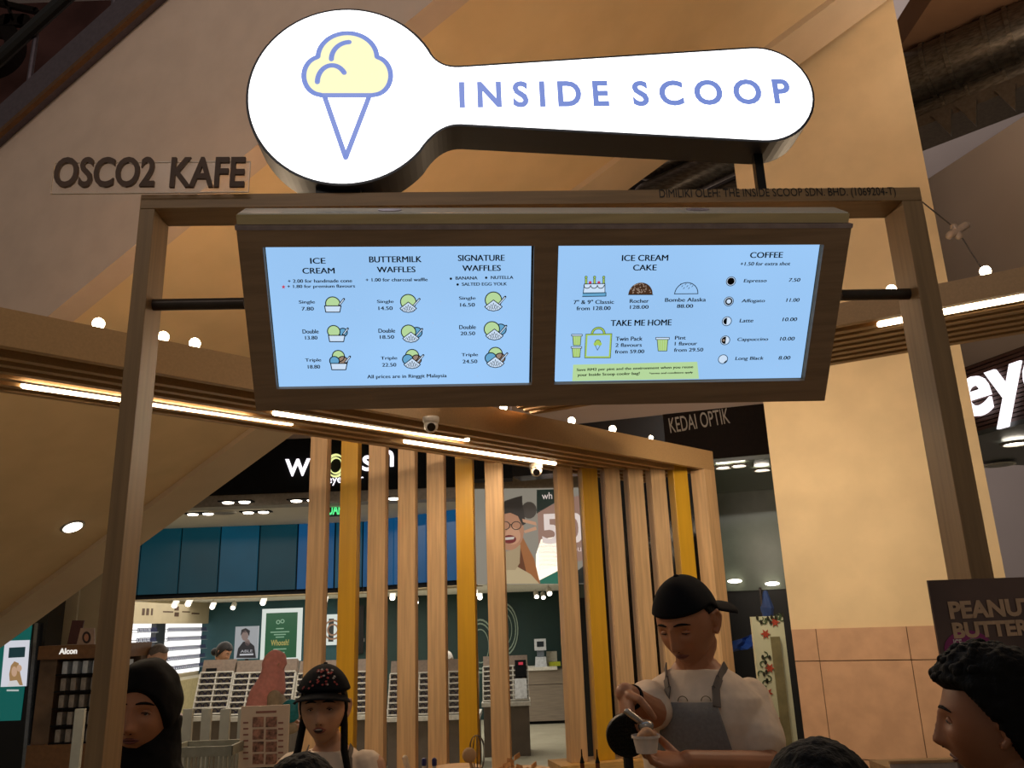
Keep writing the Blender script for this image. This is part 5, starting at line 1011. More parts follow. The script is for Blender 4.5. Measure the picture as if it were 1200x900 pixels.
mb = MB(); ptext(mb, ak.off(.031), 'Alcon', 80, 763, 21, 7, 0, .004, bold=.03); mb.build('lettering', emat('white_lit2', '#f5efe6', .9), al)
v_b = U(70, 872)[1]; mb = MB(); mb.prism(ak, [(uA, -EYE), (uB, -EYE), (uB, v_b), (uA, v_b)], -.4, .03); mb.build('base', brn, al)
mb = MB(); mb.prism(ak, [(uA, v_b), (uB, v_b), (uB, v_h0), (uA, v_h0)], -.4, -.2); mb.build('back', mat('stand_back', '#57483a', .6), al)
mb = MB(); mb.prism(ak, [(uA, v_b), (uA+.15, v_b), (uA+.15, v_h0), (uA, v_h0)], -.2, -.02); mb.build('side_picture', mat('side_picture', '#65503c', .5, 0, 4, .4), al)
bxm = mat('lens_box', '#8d857c', .5, 0, 30, .25); bxw = mat('lens_box_pale', '#b8c0c6', .5, 0, 30, .15)
uC = uA+.19; ncol = 7; rowsz = 5; dH = (v_h0-v_b)/rowsz
for j in range(rowsz):
    mb = MB(); v = v_b+dH*j; mb.prism(ak, [(uC-.02, v), (uB, v), (uB, v+.012), (uC-.02, v+.012)], -.2, .02); mb.build('shelf', blackm, al)
first_b = None
for j in range(rowsz):
    for i in range(ncol):
        u = uC+(uB-uC)*(i+.5)/ncol; v = v_b+dH*j+.013
        if first_b is None or (j == rowsz-1 and i == 0):
            mb = MB(); mb.prism(ak, [(u-.022, v), (u+.022, v), (u+.022, v+dH*.74), (u-.022, v+dH*.74)], -.1, -.0); q0_ = ak.pt(u, v); b = mb.build('lens_box', bxw if j == rowsz-1 else bxm); first_b = b; fu, fv = u, v
        else: b = copyt(first_b, ak.ex*(u-fu)+ak.ey*(v-fv))
        tag(b, 'small upright lens box, %s from left on the %s shelf of the brown stand' % (ORD[i], ordn[j]), 'box', 'lens boxes on the brown stand')
cards = (((78, 755), (84, 727), (98, 727), (92, 755), '#4a2723', 'maroon card leaning on top of the brown stand'), ((91, 756), (96, 736), (112, 736), (112, 756), '#9d8472', 'photo card of a woman\'s face on top of the brown stand'))
for k, (a, b, c, d, col_, lb) in enumerate(cards):
    t = thing('display_card', lb, 'card', ak.hit((a[0]+d[0])/2, 756)); o = -.02 if k == 0 else .01; PR_('card', ak, [a, d, c, b], mat('card'+col_, col_, .5), t, o, o+.012)
    if k == 1: PR_('portrait_hair', ak, el(103, 747, 5, 7), mat('p_hair', '#2a1a18', .6), t, o+.013, o+.015); PR_('portrait_face', ak, el(103, 747, 2.6, 4.5), mat('p_face', '#a8765c', .6), t, o+.016, o+.018)
mb = MB(); f = FY(8.9); rect(mb, f, 52, 668, 90, 760, -.05, 0); rect(mb, f, 92, 668, 130, 760, -.05, 0)
struct(mb.build('wall_cream_panels', mat('cream_panel', '#b9aa8c')), 'cream wall panels above the brown stand', 'wall')

# ================================================================== PEOPLE
def g2(x, s): return math.exp(-(x/s)**2)
def head_pt(lon, lat, infl=0.0, mask=None, fem=0.0):
    """lon 0 = face direction (-y local), lat up; local head coords, metres"""
    cl_, sl2 = math.cos(lat), math.sin(lat); sx, cy = math.sin(lon), math.cos(lon)
    x = .0755*cl_*sx; y = -.094*cl_*cy; z = .116*sl2
    if z < 0:
        s = (-z/.116); x *= 1-.30*s**1.6; 
        if y > 0: y *= 1-.35*s
        else: y = y*(1-.06*s)
    if y < 0: y = -.094*(abs(y)/.094)**.82*(1 if z > -.08 else 1); 
    y -= .004 if y < 0 else 0
    if y < 0:
        fx = abs(x)
        y += .0115*g2(fx-.031, .015)*g2(z+.002, .012)             # sockets
        y -= .0035*g2(z-.020, .009)*g2(fx, .045)                    # brow
        y -= .004*g2(fx-.046, .016)*g2(z+.034, .018)                # cheek bone
        nz = 0
        if -.055 < z < .014:
            t = (.014-z)/.069; nz = (.006+.0235*min(1, t/.82)**1.3)*(1 if t < .82 else max(0, (1-t)/.18)**.6)
            w = .0085+.008*max(0, t-.5)*2*(1 if t < .95 else .8); y -= nz*g2(x, w)
        y -= .0075*g2(z+.068, .014)*g2(x, .026); y += .004*g2(z+.068, .0028)*g2(x, .022); y += .003*g2(z+.085, .006)*g2(x, .02)
        y -= .007*g2(z+.103, .013)*g2(x, .02)
    p = V((x, y, z)); n = V((x/.0755**2, y/.094**2, z/.116**2)).normalized()
    d = infl if mask is None else mask(p, lon, lat)
    return p+n*d
def surf(x, z, out=0.0):
    lat = math.asin(max(-1, min(1, z/.116))); k = .0755*math.cos(lat)*(1-.30*(-z/.116)**1.6 if z < 0 else 1)
    lon = math.asin(max(-1, min(1, x/k))); return head_pt(lon, lat, out)
def head_grid(mb, R, C, infl=0.0, mask=None, n=72, m=60, sc=1.0):
    vs = []
    for i in range(m+1):
        lat = math.pi/2-math.pi*i/m
        for k in range(n): vs.append(C+R@(head_pt(2*math.pi*k/n, lat*.999, infl, mask)*sc))
    fs = [(i*n+k, (i+1)*n+k, (i+1)*n+(k+1) % n, i*n+(k+1) % n) for i in range(m) for k in range(n)]
    mb.add(vs, [f[::-1] for f in fs])
def rotm(yaw, pitch=0, roll=0):
    """yaw>0 turns the face to picture right, pitch>0 looks up"""
    return (Matrix.Rotation(math.radians(yaw), 3, 'Z') @ Matrix.Rotation(math.radians(-pitch), 3, 'X') @ Matrix.Rotation(math.radians(roll), 3, 'Y'))
def ear(mb, R, C, s, sc=1.0):
    o = V((s*.0745, .008, -.008)); pts = [o+V((s*.004, -.006, -.026)), o+V((s*.010, .006, -.012)), o+V((s*.016, .014, .012)), o+V((s*.013, .006, .028)), o+V((s*.006, -.006, .024)), o+V((s*.004, -.008, .006))]
    mb.tube([C+R@(p*sc) for p in pts], [.0075*sc, .0065*sc, .006*sc, .0065*sc, .006*sc, .005*sc], 8)
    mb.ball(C+R@((o+V((s*.006, .003, 0)))*sc), .017*sc, 10, (.35, .7, 1.2), R)
def face_bits(par, R, C, sc=1.0, lip='#7a3f36', brow='#140d0a', open_=0, down=False, lash=True, lipm=None):
    ew = mat('eye_white', '#b9aca4', .3); iris = mat('iris_dark', '#1a0f0a', .15)
    for s in (-1, 1):
        c = V((s*.031, -.0715, -.003)); mb = MB(); mb.ball(C+R@(c*sc), .0118*sc, 14); e = mb.build('eye', ew, par, smooth=True)
        d = V((0, -1, -.45 if down else -.02)).normalized(); mb = MB(); mb.ball(C+R@((c+d*.0068)*sc), .0062*sc, 12); mb.build('iris', iris, e, smooth=True)
        mb = MB(); sk = par['_skin']
        lid = [c+V((.013*t, -.0125*math.sqrt(max(0, 1-(t*.8)**2))+.0005, (.0052 if not down else .001)*(1-t*t)-.0)) for t in (-1, -.6, -.2, .2, .6, 1)]
        mb.tube([C+R@(p*sc) for p in lid], [.0022*sc, .0042*sc, .005*sc, .005*sc, .0042*sc, .0022*sc], 8); mb.build('eyelid', bpy.data.materials[sk], par, smooth=True)
        mb = MB(); lid2 = [p+V((0, -.0048, -.0022)) for p in lid]; mb.tube([C+R@(p*sc) for p in lid2], [.0005, .0011, .0014, .0014, .0011, .0005], 6); mb.build('eyelash', mat('lash', '#0c0806', .6), par)
        mb = MB(); bp_ = []
        for t in (-1, -.5, 0, .5, 1):
            x = s*(.031+.019*t*1.0); z = .0185+.004*(1-t*t)-.002*t; bp_.append(surf(x, z, .0005))
        mb.tube([C+R@(p*sc) for p in bp_], [.0018*sc, .0032*sc, .0035*sc, .0028*sc, .0012*sc], 8); mb.build('eyebrow', mat('brow'+brow, brow, .8), par)
    lm = mat('lip'+lip, lip, .45); o = open_
    for nm, z0, r in (('upper_lip', -.0645+o*.3, .0036), ('lower_lip', -.0725-o*.7, .0044)):
        mb = MB(); pts = []
        for t in (-1, -.6, -.25, 0, .25, .6, 1):
            zz_ = (z0+.068)*(1-t*t*.95)-.068+(.001 if nm == 'upper_lip' and abs(t) == .25 else 0); q_ = surf(.022*t, zz_, -.0005); pts.append(V((.022*t, q_.y, zz_)))
        mb.tube([C+R@(p*sc) for p in pts], [.0008*sc, r*.8*sc, r*sc, r*sc*.95, r*sc, r*.8*sc, .0008*sc], 8); mb.build(nm, lm, par, smooth=True)
    if o:
        mb = MB(); mb.ball(C+R@(V((0, -.0958, -.068-o*.25))*sc), .013*sc, 12, (1.1, .35, .45+o*8), R); mb.build('open_mouth', mat('mouth_dark', '#1e0c0a', .6), par)
        mb = MB(); mb.ball(C+R@(V((0, -.0985, -.0662+o*.05))*sc), .011*sc, 10, (1, .3, .22), R); mb.build('teeth', mat('teeth', '#a89a90', .4), par)
    mb = MB()
    for s in (-1, 1): mb.ball(C+R@(surf(s*.0075, -.0505, -.0012)*sc), .0024*sc, 8, (1.2, 1, .7), R)
    mb.build('nostrils', mat('nostril', '#2a130e', .8), par)
def torso_rings(P, R, zs, w=1.0, inf=0.0, d=1.0, low=.62):
    rows = [(zs-low, .155, .105, 0), (zs-.40, .142, .10, .0), (zs-.25, .158, .108, -.004), (zs-.13, .172, .105, -.002), (zs-.07, .168, .09, .004), (zs-.03, .130, .074, .010), (zs+.005, .078, .058, .014), (zs+.03, .056, .052, .014)]
    out = []
    for z, rx, ry, oy in rows:
        c = V((P.x, P.y, 0))+R@V((0, oy, 0)); c.z = z; out.append((c, R@V((rx*w+inf, 0, 0)), R@V((0, ry*d+inf, 0))))
    return out
def skinmat(name, c):
    m = mat(name, c, .5, 0, 8, .07); b = m.node_tree.nodes['Principled BSDF']; b.inputs['Subsurface Weight'].default_value = .12; b.inputs['Subsurface Radius'].default_value = (.012, .005, .003); return m
def hand(mb, W_, d, pn, side=1, curl=.6, sc=1.0, spread=.02):
    """W_ wrist, d along the hand, pn palm normal, side = thumb side sign"""
    d = V(d).normalized(); pn = V(pn); pn = (pn-d*pn.dot(d)).normalized(); x = d.cross(pn).normalized()*side; W_ = V(W_)
    mb.loft([(W_-d*.01, x*.026*sc, pn*.019*sc), (W_+d*.02*sc, x*.032*sc, pn*.017*sc), (W_+d*.055*sc, x*.040*sc, pn*.015*sc), (W_+d*.088*sc, x*.040*sc, pn*.012*sc)], 16)
    L = ((.041, .026, .021), (.045, .029, .022), (.042, .027, .021), (.033, .021, .018))
    for i in range(4):
        o = W_+d*(.086-.004*abs(i-1.2))*sc+x*(.030-.0205*i)*sc; ang = curl*.5; pts = [o-d*.012*sc, o]; fd = (d+x*(.5-i*.33)*spread*6).normalized()
        for l in L[i]:
            v = fd*math.cos(ang)+pn*math.sin(ang); pts.append(pts[-1]+v*l*sc); ang += curl*.75
        mb.tube(pts, [.0092*sc, .0092*sc, .0085*sc, .0078*sc, .0068*sc], 10)
    o = W_+d*.025*sc+x*.03*sc; p1 = o+(d*.6+x*.75+pn*.35).normalized()*.04*sc; p2 = p1+(d*.85+x*.1+pn*(.3+.4*curl)).normalized()*.032*sc; p3 = p2+(d*.8-x*.3+pn*(.3+.6*curl)).normalized()*.025*sc
    mb.tube([W_+d*.01*sc+x*.015*sc, o, p1, p2, p3], [.014*sc, .014*sc, .011*sc, .0098*sc, .008*sc], 10)
def legs(mb, P, R, zs, r=.0):
    for s in (-1, 1):
        h = V((P.x, P.y, 0))+R@V((s*.085, 0, 0)); a = h.copy(); a.z = zs-.56; k = h+R@V((0, -.01, 0)); k.z = .48; f = h.copy(); f.z = .08
        mb.tube([a, k, f], [.082+r, .056+r, .04+r], 14)
def person(label, P, yaw, zs, hc, hrot, skin, w=1.0, sc=1.0, arms=(), group=None, vox=.004, neckr=.052, body=True, cat='person', ears=True):
    t = thing('person', label, cat, (P[0], P[1], 0), group); t['_skin'] = skin.name; P = V((P[0], P[1], 0)); R = rotm(yaw); C = V(hc); HR = rotm(*hrot)
    mb = MB(); head_grid(mb, HR, C, sc=sc); 
    for s in (-1, 1) if ears else (): ear(mb, HR, C, s, sc)
    nb = P+R@V((0, .014, 0)); nb.z = zs-.02; mb.tube([nb, nb.lerp(C, .35)+V((0, 0, -.0)), C+HR@V((0, .028, -.075))], [neckr*1.15, neckr, neckr*1.0], 18)
    mb.loft(torso_rings(P, R, zs, w), 32); legs(mb, P, R, zs)
    for A in arms:
        mb.tube(A['pts'], A['r'], 14)
        if 'hand' in A: hand(mb, A['pts'][-1], *A['hand'])
    b = mb.build('body', skin, t, smooth=True); remesh(b, vox, 1)
    tr_ = MB(); legs(tr_, P, R, zs, .012); tr_.loft([(V((P.x, P.y, zs-.70)), R@V((.16*w, 0, 0)), R@V((0, .11, 0))), (V((P.x, P.y, zs-.5)), R@V((.16*w, 0, 0)), R@V((0, .112, 0)))], 24)
    o = tr_.build('trousers', mat('dark_trousers', '#1b1b20', .8), t, smooth=True); remesh(o, .012, 2)
    for s in (-1, 1): 
        f = P+R@V((s*.085, -.05, .035)); mb = MB(); mb.ball(f, .05, 14, (.85, 2.5, .7), R); mb.build('shoe', mat('dark_shoe', '#121212', .5), t, smooth=True)
    return t, P, R, C, HR
def tee(t, P, R, zs, w, arms, m, low=.6, vox=.006):
    mb = MB(); rr = torso_rings(P, R, zs, w, .012, 1.0, low); mb.loft(rr[:-2]+[(rr[-2][0], rr[-2][1]*.96, rr[-2][2]*1.0)], 32)
    for a, b, r0, r1 in arms:
        mb.tube([a, b], [r0, r1], 16)
    o = mb.build('shirt', m, t, smooth=True); remesh(o, vox, 2)
    d = o.modifiers.new('folds', 'DISPLACE'); tx = bpy.data.textures.new('folds', 'CLOUDS'); tx.noise_scale = .09; d.texture = tx; d.strength = .012; d.mid_level = .5; d.texture_coords = 'LOCAL'
    return o
def tpoint(P, R, zs, w, ang, z, off):
    rr = torso_rings(P, R, zs, w, off)
    for i in range(len(rr)-1):
        if rr[i][0].z <= z <= rr[i+1][0].z or i == len(rr)-2:
            f = max(0, min(1, (z-rr[i][0].z)/(rr[i+1][0].z-rr[i][0].z))); c = rr[i][0].lerp(rr[i+1][0], f); a = rr[i][1].lerp(rr[i+1][1], f); b = rr[i][2].lerp(rr[i+1][2], f); return V((c.x, c.y, z))+a*math.sin(ang)-b*math.cos(ang)
    return rr[-1][0]
def apron(t, P, R, zs, w, m, strap_m, top=-.16, topw=.13, lw=.9, xo=0):
    mb = MB(); vs = []; n = 18; k = 16; z0 = zs-.6; z1 = zs+top
    for j in range(k+1):
        f = j/k; z = z0+(z1-z0)*f; hw = lw*(1-f)**.8+topw*f*6.0*.9 if False else (lw if f < .45 else lw+(topw-lw)*((f-.45)/.55)**.75)
        for i in range(n+1): vs.append(tpoint(P, R, zs, w, xo+(-1+2*i/n)*hw, z, .026))
    fs = [(j*(n+1)+i, j*(n+1)+i+1, (j+1)*(n+1)+i+1, (j+1)*(n+1)+i) for j in range(k) for i in range(n)]
    mb.add(vs, fs); o = mb.build('apron_bib', m, t, smooth=True); s = o.modifiers.new('s', 'SOLIDIFY'); s.thickness = .003; s.offset = 1
    for sd in (-1, 1):
        a = tpoint(P, R, zs, w, xo+sd*topw, z1-.01, .030); q = [a]
        for (an, dz, of) in ((sd*(topw+.06), top*.55, .024), (sd*(topw+.25), -.018, .019), (sd*1.3, .012, .017)): q.append(tpoint(P, R, zs, w, an, zs+dz, of))
        mb = MB()
        for u_, v_ in zip(q, q[1:]): mb.bar(u_, v_+(v_-u_)*.08, .022, .004, up=(u_-V((P.x, P.y, u_.z))).normalized())
        mb.build('apron_strap', strap_m, t)
    return z1
sk_m = skinmat('skin_tan', '#a8704e'); sk_l = skinmat('skin_light', '#c08f70'); sk_d = skinmat('skin_brown', '#8e5a3e'); sk_p = skinmat('skin_pale', '#cfa78c')
white_t = mat('white_cotton', '#dcc8b4', .9, 0, 60, .03); apg = mat('apron_grey', '#7b7774', .8, 0, 120, .08); hairb = mat('hair_black', '#060505', .75, 0, 90, .3, .6, (1, 1, .15))
navy = mat('cap_black', '#090a10', .9, 0, 120, .15)
def hairshell(t, R, C, m, line=.045, th=.02, back=-.09, sc=1.0, rough=.0, side=.02, name='hair', vox=.004, side_len=-.02, seed=0):
    def mask(p, lon, lat):
        f = p.y   # front negative
        lim = line if f < -.05 else (line+(side_len-line)*min(1, (f+.05)/.05) if f < 0 else side_len+(back-side_len)*min(1, f/.04))
        k = max(0, min(1, (p.z-lim)/.014))
        nn = noise.noise((p+V((seed, 0, 0)))*60)*rough+noise.noise(p*140)*rough*.6
        return -.012+(th+.012)*k*k*(3-2*k)+nn*k
    mb = MB(); head_grid(mb, R, C, mask=mask, sc=sc, n=110, m=90); return mb.build(name, m, t, smooth=True)
# ---------- server with backwards cap
Yh = 2.46; hc = atY(806, 727, Yh); zs = atY(806, 787, Yh).z
P = (atY(822, 850, Yh+.02).x, Yh+.03)
shR = V((P[0]-.148, Yh+.02, zs-.085)); shL = V((P[0]+.145, Yh+.035, zs-.09))
elR = atY(764, 835, 2.36); wrR = atY(733, 812, 2.23); elL = atY(898, 898, 2.36); wrL = atY(806, 893, 2.22)
arms = [dict(pts=[shR, elR, wrR], r=[.046, .040, .026], hand=((-.05, -.5, -.75), (.7, .1, -.3), 1, .95, .92)), dict(pts=[shL, elL, wrL], r=[.046, .042, .028], hand=((-.95, -.12, .12), (.0, -.25, .6), 1, .75, .92))]
t, Pv, R, C, HR = person('server in a backwards black cap, white T-shirt and grey apron scooping into a paper cup', P, -22, zs, hc, (-40, -20, 0), sk_m, .98, 1.02, arms, vox=.0032)
face_bits(t, HR, C, 1.02, '#7a4538', down=True)
tee(t, Pv, R, zs, .98, [(shR+V((0, 0, .006)), shR.lerp(elR, .55), .062, .062), (shL+V((0, 0, .006)), shL.lerp(elL, .62), .062, .068)], white_t)
z1 = apron(t, Pv, R, zs, .98, apg, mat('strap_grey', '#6a625d', .8), top=-.075, topw=.36, lw=.95, xo=.0)
mb = MB(); fr = Fr(tpoint(Pv, R, zs, .98, .1, zs-.28, .032), R@V((1, 0, 0)), (0, 0, 1))
mb.stroke(fr, [(-.02, .006), (.025, .006)], .003, 0, .001); mb.stroke(fr, [(-.02, -.008), (.025, -.008)], .003, 0, .001); mb.ring(fr, .025, -.001, .006, .009, 0, .001, 14, -90, 90); mb.ring(fr, -.022, -.001, .008, .0105, 0, .001, 16); mb.build('apron_emblem', mat('emblem_grey', '#a8a29c', .7), t)
mb = MB(); 
for a_, r in ((-.12, .014), (.22, .014)):
    fr = Fr(tpoint(Pv, R, zs, .98, a_, zs-.072, .020), R@V((1, 0, 0)), (0, 0, 1)); mb.ring(fr, 0, 0, r*.85, r, 0, .003, 16, 0, 180)
mb.build('shirt_print', mat('print_olive', '#6b5f3c', .7), t)
def capm(p, lon, lat):
    k = max(0, min(1, (p.z-(.036 if p.y < 0 else .036-.04*min(1, p.y/.06)))/.006)); return -.012+.024*k
hairshell(t, HR, C, hairb, line=.07, th=.005, back=-.05, sc=1.02, side_len=-.005)
mb = MB(); head_grid(mb, HR, C, mask=capm, sc=1.02, n=90, m=80); cp = mb.build('cap', navy, t, smooth=True)
mb = MB(); mb.ball(C+HR@V((0, 0, .131)), .008, 10, (1, 1, .6)); mb.build('cap_button', navy, cp)
mb = MB(); vs = []
for j in range(5):
    for i in range(13): a = math.radians(-62+124*i/12); r = .088+j*.015; vs.append(C+HR@V((r*.86*math.sin(a), .018+r*math.cos(a)*(1+.02*j), .018-.006*j-.012*(math.sin(a))**2)))
mb.add(vs, [(j*13+i, j*13+i+1, (j+1)*13+i+1, (j+1)*13+i) for j in range(4) for i in range(12)]); b = mb.build('cap_brim', navy, cp, smooth=True); s_ = b.modifiers.new('s', 'SOLIDIFY'); s_.thickness = .004
mb = MB(); d = (wrR-elR).normalized(); mb.lathe(wrR-d*.035, [(.031, -.008), (.033, 0), (.031, .008)], 20, d); mb.build('wristband', navy, t)
# scoop and cup
sc0 = wrR+V((.01, -.055, -.075)); tip = atY(757, 851, 2.13); scp = thing('ice_cream_scoop', 'steel ice cream scoop in the server\'s hand above the cup', 'scoop', tip)
sm = mat('scoop_steel', '#a79d94', .25, .9); a = atY(735, 834, 2.13)
mb = MB(); mb.tube([a, a.lerp(tip, .75)], [.0085, .0075], 12); mb.build('handle', sm, scp, smooth=True); mb = MB(); mb.ball(tip, .019, 18, (1, 1, .8)); mb.build('bowl', sm, scp, smooth=True)
ct_, cb_ = atY(758, 862, 2.1), atY(758, 882, 2.1); cupo = thing('paper_cup', 'white paper cup of ice cream in the server\'s hand', 'cup', cb_); hC = ct_.z-cb_.z
mb = MB(); mb.lathe(cb_, [(.024, 0), (.031, hC), (.0335, hC+.002), (.0335, hC-.004), (.029, hC-.003), (.022, .004)], 28); mb.build('cup_body', mat('cup_white', '#d9c9bd', .6), cupo, smooth=False)
mb = MB(); 
for k, (dx, dy, dz, r) in enumerate(((0, 0, 0, .019), (-.012, -.006, -.002, .013), (.013, .004, -.002, .012), (.002, -.01, .006, .012))): mb.ball(ct_+V((dx, dy, dz)), r, 12)
o = mb.build('ice_cream', mat('caramel_ice', '#b58863', .6, 0, 40, .15), cupo, smooth=True); remesh(o, .002, 1)
# ---------- girl in black cap
Yh = 2.92; hc = atY(380, 828, Yh); zs = atY(382, 882, Yh).z; P = (atY(384, 895, Yh).x, Yh+.03)
shR = V((P[0]-.14, Yh+.03, zs-.055)); shL = V((P[0]+.14, Yh+.03, zs-.055))
arms = [dict(pts=[shR, shR+V((-.05, -.03, -.26)), shR+V((-.0, -.18, -.36))], r=[.045, .036, .025], hand=((.3, -.8, -.1), (0, 0, -1), 1, .4, .85)), dict(pts=[shL, shL+V((.05, -.03, -.26)), shL+V((.0, -.18, -.36))], r=[.045, .036, .025], hand=((-.3, -.8, -.1), (0, 0, -1), -1, .4, .85))]
t, Pv, R, C, HR = person('girl in a black cap with a red floral print, white T-shirt and apron straps', P, 0, zs, hc, (3, 1, 0), sk_l, .80, .95, arms, neckr=.043)
face_bits(t, HR, C, .95, '#8c4338', open_=.005)
tee(t, Pv, R, zs, .80, [(shR+V((.02, 0, 0)), shR+V((-.03, -.02, -.15)), .058, .055), (shL+V((-.02, 0, 0)), shL+V((.03, -.02, -.15)), .058, .055)], white_t)
apron(t, Pv, R, zs, .80, apg, mat('strap_grey', '#6a625d'), top=-.15, topw=.5, lw=1.0)
hairshell(t, HR, C, hairb, line=.05, th=.007, back=-.07, sc=.95, side_len=-.075)
for s in (-1, 1):
    mb = MB(); pts = [C+HR@(V((s*.066, .0, -.01))*.95), C+HR@V((s*.068, -.005, -.06)), C+V((s*.075, -.03, -.13)), C+V((s*.10, -.075, -.20)), C+V((s*.115, -.075, -.27))]; mb.tube(pts, [.012, .012, .012, .010, .004], 10); mb.build('hair_strand', hairb, t, smooth=True)
cap0 = .034
def capm2(p, lon, lat): k = max(0, min(1, (p.z-.043)/.006)); return -.012+.030*k+(.006*k if p.y < 0 else 0)
mb = MB(); head_grid(mb, HR, C, mask=capm2, sc=.965, n=90, m=80); cp = mb.build('cap', navy, t, smooth=True)
mb = MB(); mb.ball(C+HR@V((0, 0, .136)), .007, 10, (1, 1, .6)); mb.build('cap_button', navy, cp)
mb = MB(); vs = []
for j in range(6):
    for i in range(17): a = math.radians(-72+144*i/16); r = .092+j*.011*math.cos(a); vs.append(C+HR@V((r*.88*math.sin(a), -r*math.cos(a)*1.02, .052-.004*j-.020*math.sin(a)**2)))
mb.add(vs, [(j*17+i, (j+1)*17+i, (j+1)*17+i+1, j*17+i+1) for j in range(5) for i in range(16)]); b = mb.build('cap_brim', navy, cp, smooth=True); s_ = b.modifiers.new('s', 'SOLIDIFY'); s_.thickness = .004
random.seed(2); mr = MB(); mw = MB()
for k in range(34):
    a = math.radians(random.uniform(-42, 42)); lat = math.radians(random.uniform(28, 62)); p = C+HR@(head_pt(a, lat, .0245)*.965); n = (HR@V((math.sin(a)*math.cos(lat), -math.cos(a)*math.cos(lat), math.sin(lat)))).normalized()
    fr = Fr(p, n.cross(V((0, 0, 1))).normalized()*-1, n.cross(n.cross(V((0, 0, 1))))*-1 if False else V((0, 0, 1))-n*n.z)
    q = [(.0048*(1 if i % 2 else .45)*math.cos(math.pi*i/5), .0048*(1 if i % 2 else .45)*math.sin(math.pi*i/5)) for i in range(10)]; (mr if k % 4 else mw).prism(fr, q, -.003, .0015)
mr.build('red_flower_print', mat('print_red', '#8c3030', .7), cp); mw.build('white_flower_print', mat('print_white', '#9c9494', .7), cp)
# ---------- woman in black headscarf behind the left post
Yh = 2.28; hc = atY(171, 831, Yh); zs = hc.z-.20; P = (atY(150, 895, Yh).x, Yh+.05)
t, Pv, R, C, HR = person('woman in a black headscarf and black top behind the left post', P, 6, zs, hc, (2, 0, 2), sk_m, .92, .97, [], neckr=.045, ears=False)
face_bits(t, HR, C, .97, '#6b352d')
blk = mat('black_cloth', '#050405', .85, 0, 60, .15, .1)
def hij(p, lon, lat):
    e = ((p.x)/.064)**2+((p.z+.03)/(.088 if p.z < -.03 else .078))**2; k = 1 if p.y > 0 else max(0, min(1, (e-.92)/.2)); return -.014+.028*k+(.005*noise.noise(p*25))*k
mb = MB(); head_grid(mb, HR, C, mask=hij, sc=.97, n=110, m=90); sc_o = mb.build('headscarf', blk, t, smooth=True)
mb = MB(); rings = []
for dz, rx, ry, oy in ((-.02, .082, .072, .032), (-.075, .086, .082, .016), (-.105, .088, .088, .010), (-.128, .092, .092, .0), (-.16, .105, .095, .004), (-.20, .13, .11, .012), (-.26, .175, .13, .02), (-.33, .20, .14, .02), (-.45, .20, .145, .02)):
    rings.append((C+V((0, oy, dz)), V((rx, 0, 0)), V((0, ry, 0))))
mb.loft(rings, 48); o = mb.build('scarf_drape', blk, t, smooth=True); remesh(o, .006, 3); d = o.modifiers.new('f', 'DISPLACE'); tx = bpy.data.textures.new('f2', 'CLOUDS'); tx.noise_scale = .07; d.texture = tx; d.strength = .02
shR = V((Pv.x-.17, Pv.y, zs-.06)); shL = V((Pv.x+.17, Pv.y, zs-.06)); tee(t, Pv, R, zs, .95, [(shR, shR+V((-.06, 0, -.3)), .062, .05), (shL, shL+V((.06, 0, -.3)), .062, .05)], mat('black_top', '#15120f', .85))
# ---------- man in profile, front right
Yh = 1.45; hc = atY(1172, 845, Yh); zs = hc.z-.18; P = (hc.x+.06, Yh+.02)
t, Pv, R, C, HR = person('dark-haired man seen in profile at the lower right corner', P, -95, zs, hc, (-119, 2, 0), sk_d, 1.0, .87, [], neckr=.056, vox=.003)
face_bits(t, HR, C, .87, '#5c2f27')
hairshell(t, HR, C, hairb, line=.050, th=.026, back=-.085, sc=.87, rough=.006, side_len=-.01)
mb = MB(); 
random.seed(8)
for k in range(60):
    lon = math.radians(random.uniform(-80, 80)); lat = math.radians(random.uniform(34, 85)); p = C+HR@(head_pt(lon, lat, .023)*.87); mb.ball(p, random.uniform(.006, .010), 8)
o = mb.build('curly_fringe', hairb, t, smooth=True); remesh(o, .0035, 1)
shR = Pv+R@V((-.17, 0, zs-.06)); shL = Pv+R@V((.17, 0, zs-.06)); tee(t, Pv, R, zs, 1.0, [(shR, shR+V((0, -.03, -.3)), .065, .055), (shL, shL+V((0, .03, -.3)), .065, .055)], mat('dark_shirt', '#1d1b1e', .8))
# ---------- tops of two heads at the bottom edge
for (px, py, Y, label, scl, yw, tx_) in ((968, 978, 1.42, 'person with smooth black hair, only the crown showing at the bottom edge', 1.0, 150, 0), (350, 955, 1.75, 'person with dark hair, only the crown showing in front of the girl in the cap', .8, 170, 0)):
    hc = atY(px, py, Y); zs = hc.z-.2; t, Pv, R, C, HR = person(label, (hc.x, Y+.02), yw, zs, hc, (yw, 0, 0), sk_d, .9, scl, [], vox=.006)
    hairshell(t, HR, C, hairb, line=.02, th=.022, back=-.1, sc=scl, rough=.003, side_len=-.08)
    shR = Pv+R@V((-.16, 0, zs-.06)); shL = Pv+R@V((.16, 0, zs-.06)); tee(t, Pv, R, zs, .9, [(shR, shR+V((0, 0, -.3)), .06, .05), (shL, shL+V((0, 0, -.3)), .06, .05)], mat('dark_shirt', '#1d1b1e'), vox=.01)
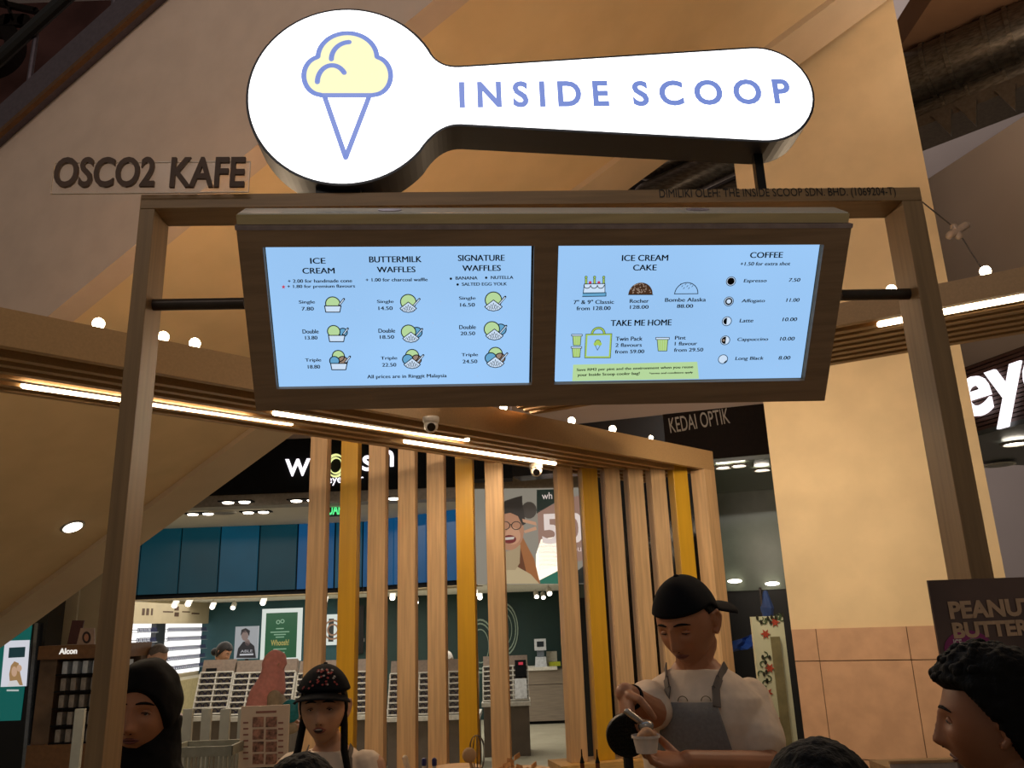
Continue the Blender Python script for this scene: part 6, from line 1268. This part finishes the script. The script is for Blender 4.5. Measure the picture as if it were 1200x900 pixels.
# ---------- customers and staff in the eyewear shop
def shopper(px, py, Y, label, yaw, hr, skin, cloth, hair=None, hairkw={}, scl=1.0, w=.95, arms_=None, lean=0):
    hc = atY(px, py, Y); zs = hc.z-.19*scl; P = (hc.x+lean, Y+.02)
    R = rotm(yaw); Pv = V((P[0], P[1], 0)); shR = Pv+R@V((-.165*w, 0, zs-.06)); shL = Pv+R@V((.165*w, 0, zs-.06)); A = []; S_ = []
    for sh, s in ((shR, -1), (shL, 1)):
        el_ = sh+R@V((s*.05, -.02, -.26)); wr = el_+R@V((-s*.03, -.2, .02)); A.append(dict(pts=[sh, el_, wr], r=[.048, .038, .026], hand=(R@V((0, -1, -.1)), (0, 0, -1), -s, .4, .9))); S_.append((sh, el_, .062, .05)); S_.append((el_, el_.lerp(wr, .7), .048, .042))
    t, Pv, R, C, HR = person(label, P, yaw, zs, hc, hr, skin, w, scl, A, vox=.008)
    face_bits(t, HR, C, scl)
    tee(t, Pv, R, zs, w, S_, cloth, vox=.012)
    if hair: hairshell(t, HR, C, hair, sc=scl, **hairkw)
    return t, Pv, R, C, HR, zs
shopper(184, 770, 8.0, 'grey-haired man in a dark navy shirt looking down by the lit display wall', 50, (62, -28, 0), sk_p, mat('navy_shirt', '#131c33', .8), mat('hair_grey', '#6f665c', .7, 0, 80, .2), dict(line=.07, th=.008, back=-.07, side_len=.0), 1.0, 1.0, lean=-.10)
t, Pv, R, C, HR, zs = shopper(262, 764, 11.0, 'woman with dark hair in a low bun behind the display cabinet', 60, (75, -25, 0), sk_l, mat('dark_shirt', '#1d1b1e'), mat('hair_dark', '#17110f', .6, 0, 80, .2), dict(line=.045, th=.016, back=-.09, side_len=-.05), 1.0)
mb = MB(); mb.ball(C+HR@V((0, .115, -.05)), .05, 16); mb.build('hair_bun', mat('hair_dark', '#17110f'), t, smooth=True)
t, Pv, R, C, HR, zs = shopper(321, 780, 7.5, 'woman in a pink headscarf and beige coat at the display cabinet', 110, (140, -12, 0), sk_l, mat('beige_coat', '#a8957a', .85), None, {}, 1.0, 1.0)
pink = mat('pink_scarf', '#dc9488', .8, 0, 30, .08, .1)
mb = MB(); head_grid(mb, HR, C, mask=hij, n=60, m=50); mb.build('headscarf', pink, t, smooth=True)
mb = MB(); mb.loft([(C+V((0, .0, .03)), V((.08, 0, 0)), V((0, .1, 0))), (C+V((-.01, 0, -.08)), V((.105, 0, 0)), V((0, .115, 0))), (C+V((-.04, -.01, -.2)), V((.15, 0, 0)), V((0, .15, 0))), (C+V((-.10, -.02, -.38)), V((.13, 0, 0)), V((0, .15, 0))), (C+V((-.15, -.02, -.52)), V((.05, 0, 0)), V((0, .08, 0)))], 24); o = mb.build('scarf_drape', pink, t, smooth=True); remesh(o, .012, 2)
mb = MB(); p = C+V((.19, -.12, -.36)); mb.ball(p, .085, 14, (1, .5, 1.1)); o = mb.build('x', mat('teal_bag', '#1c7d84', .6), None); o.name = 'teal_bag'; tag(o, 'small teal bag hanging at the side of the woman in the pink headscarf', 'bag')
shopper(524, 773, 12.6, 'shop assistant with pale covered hair bending behind the central cabinet', 0, (10, -30, 0), sk_l, mat('dark_shirt', '#1d1b1e'), mat('pale_hair', '#c9c2b8', .7), dict(line=.05, th=.012, back=-.09, side_len=-.03), 1.0)
bpy.data.objects.get('teal_bag')

for o in COL.objects:
    if '_o' in o: del o['_o']
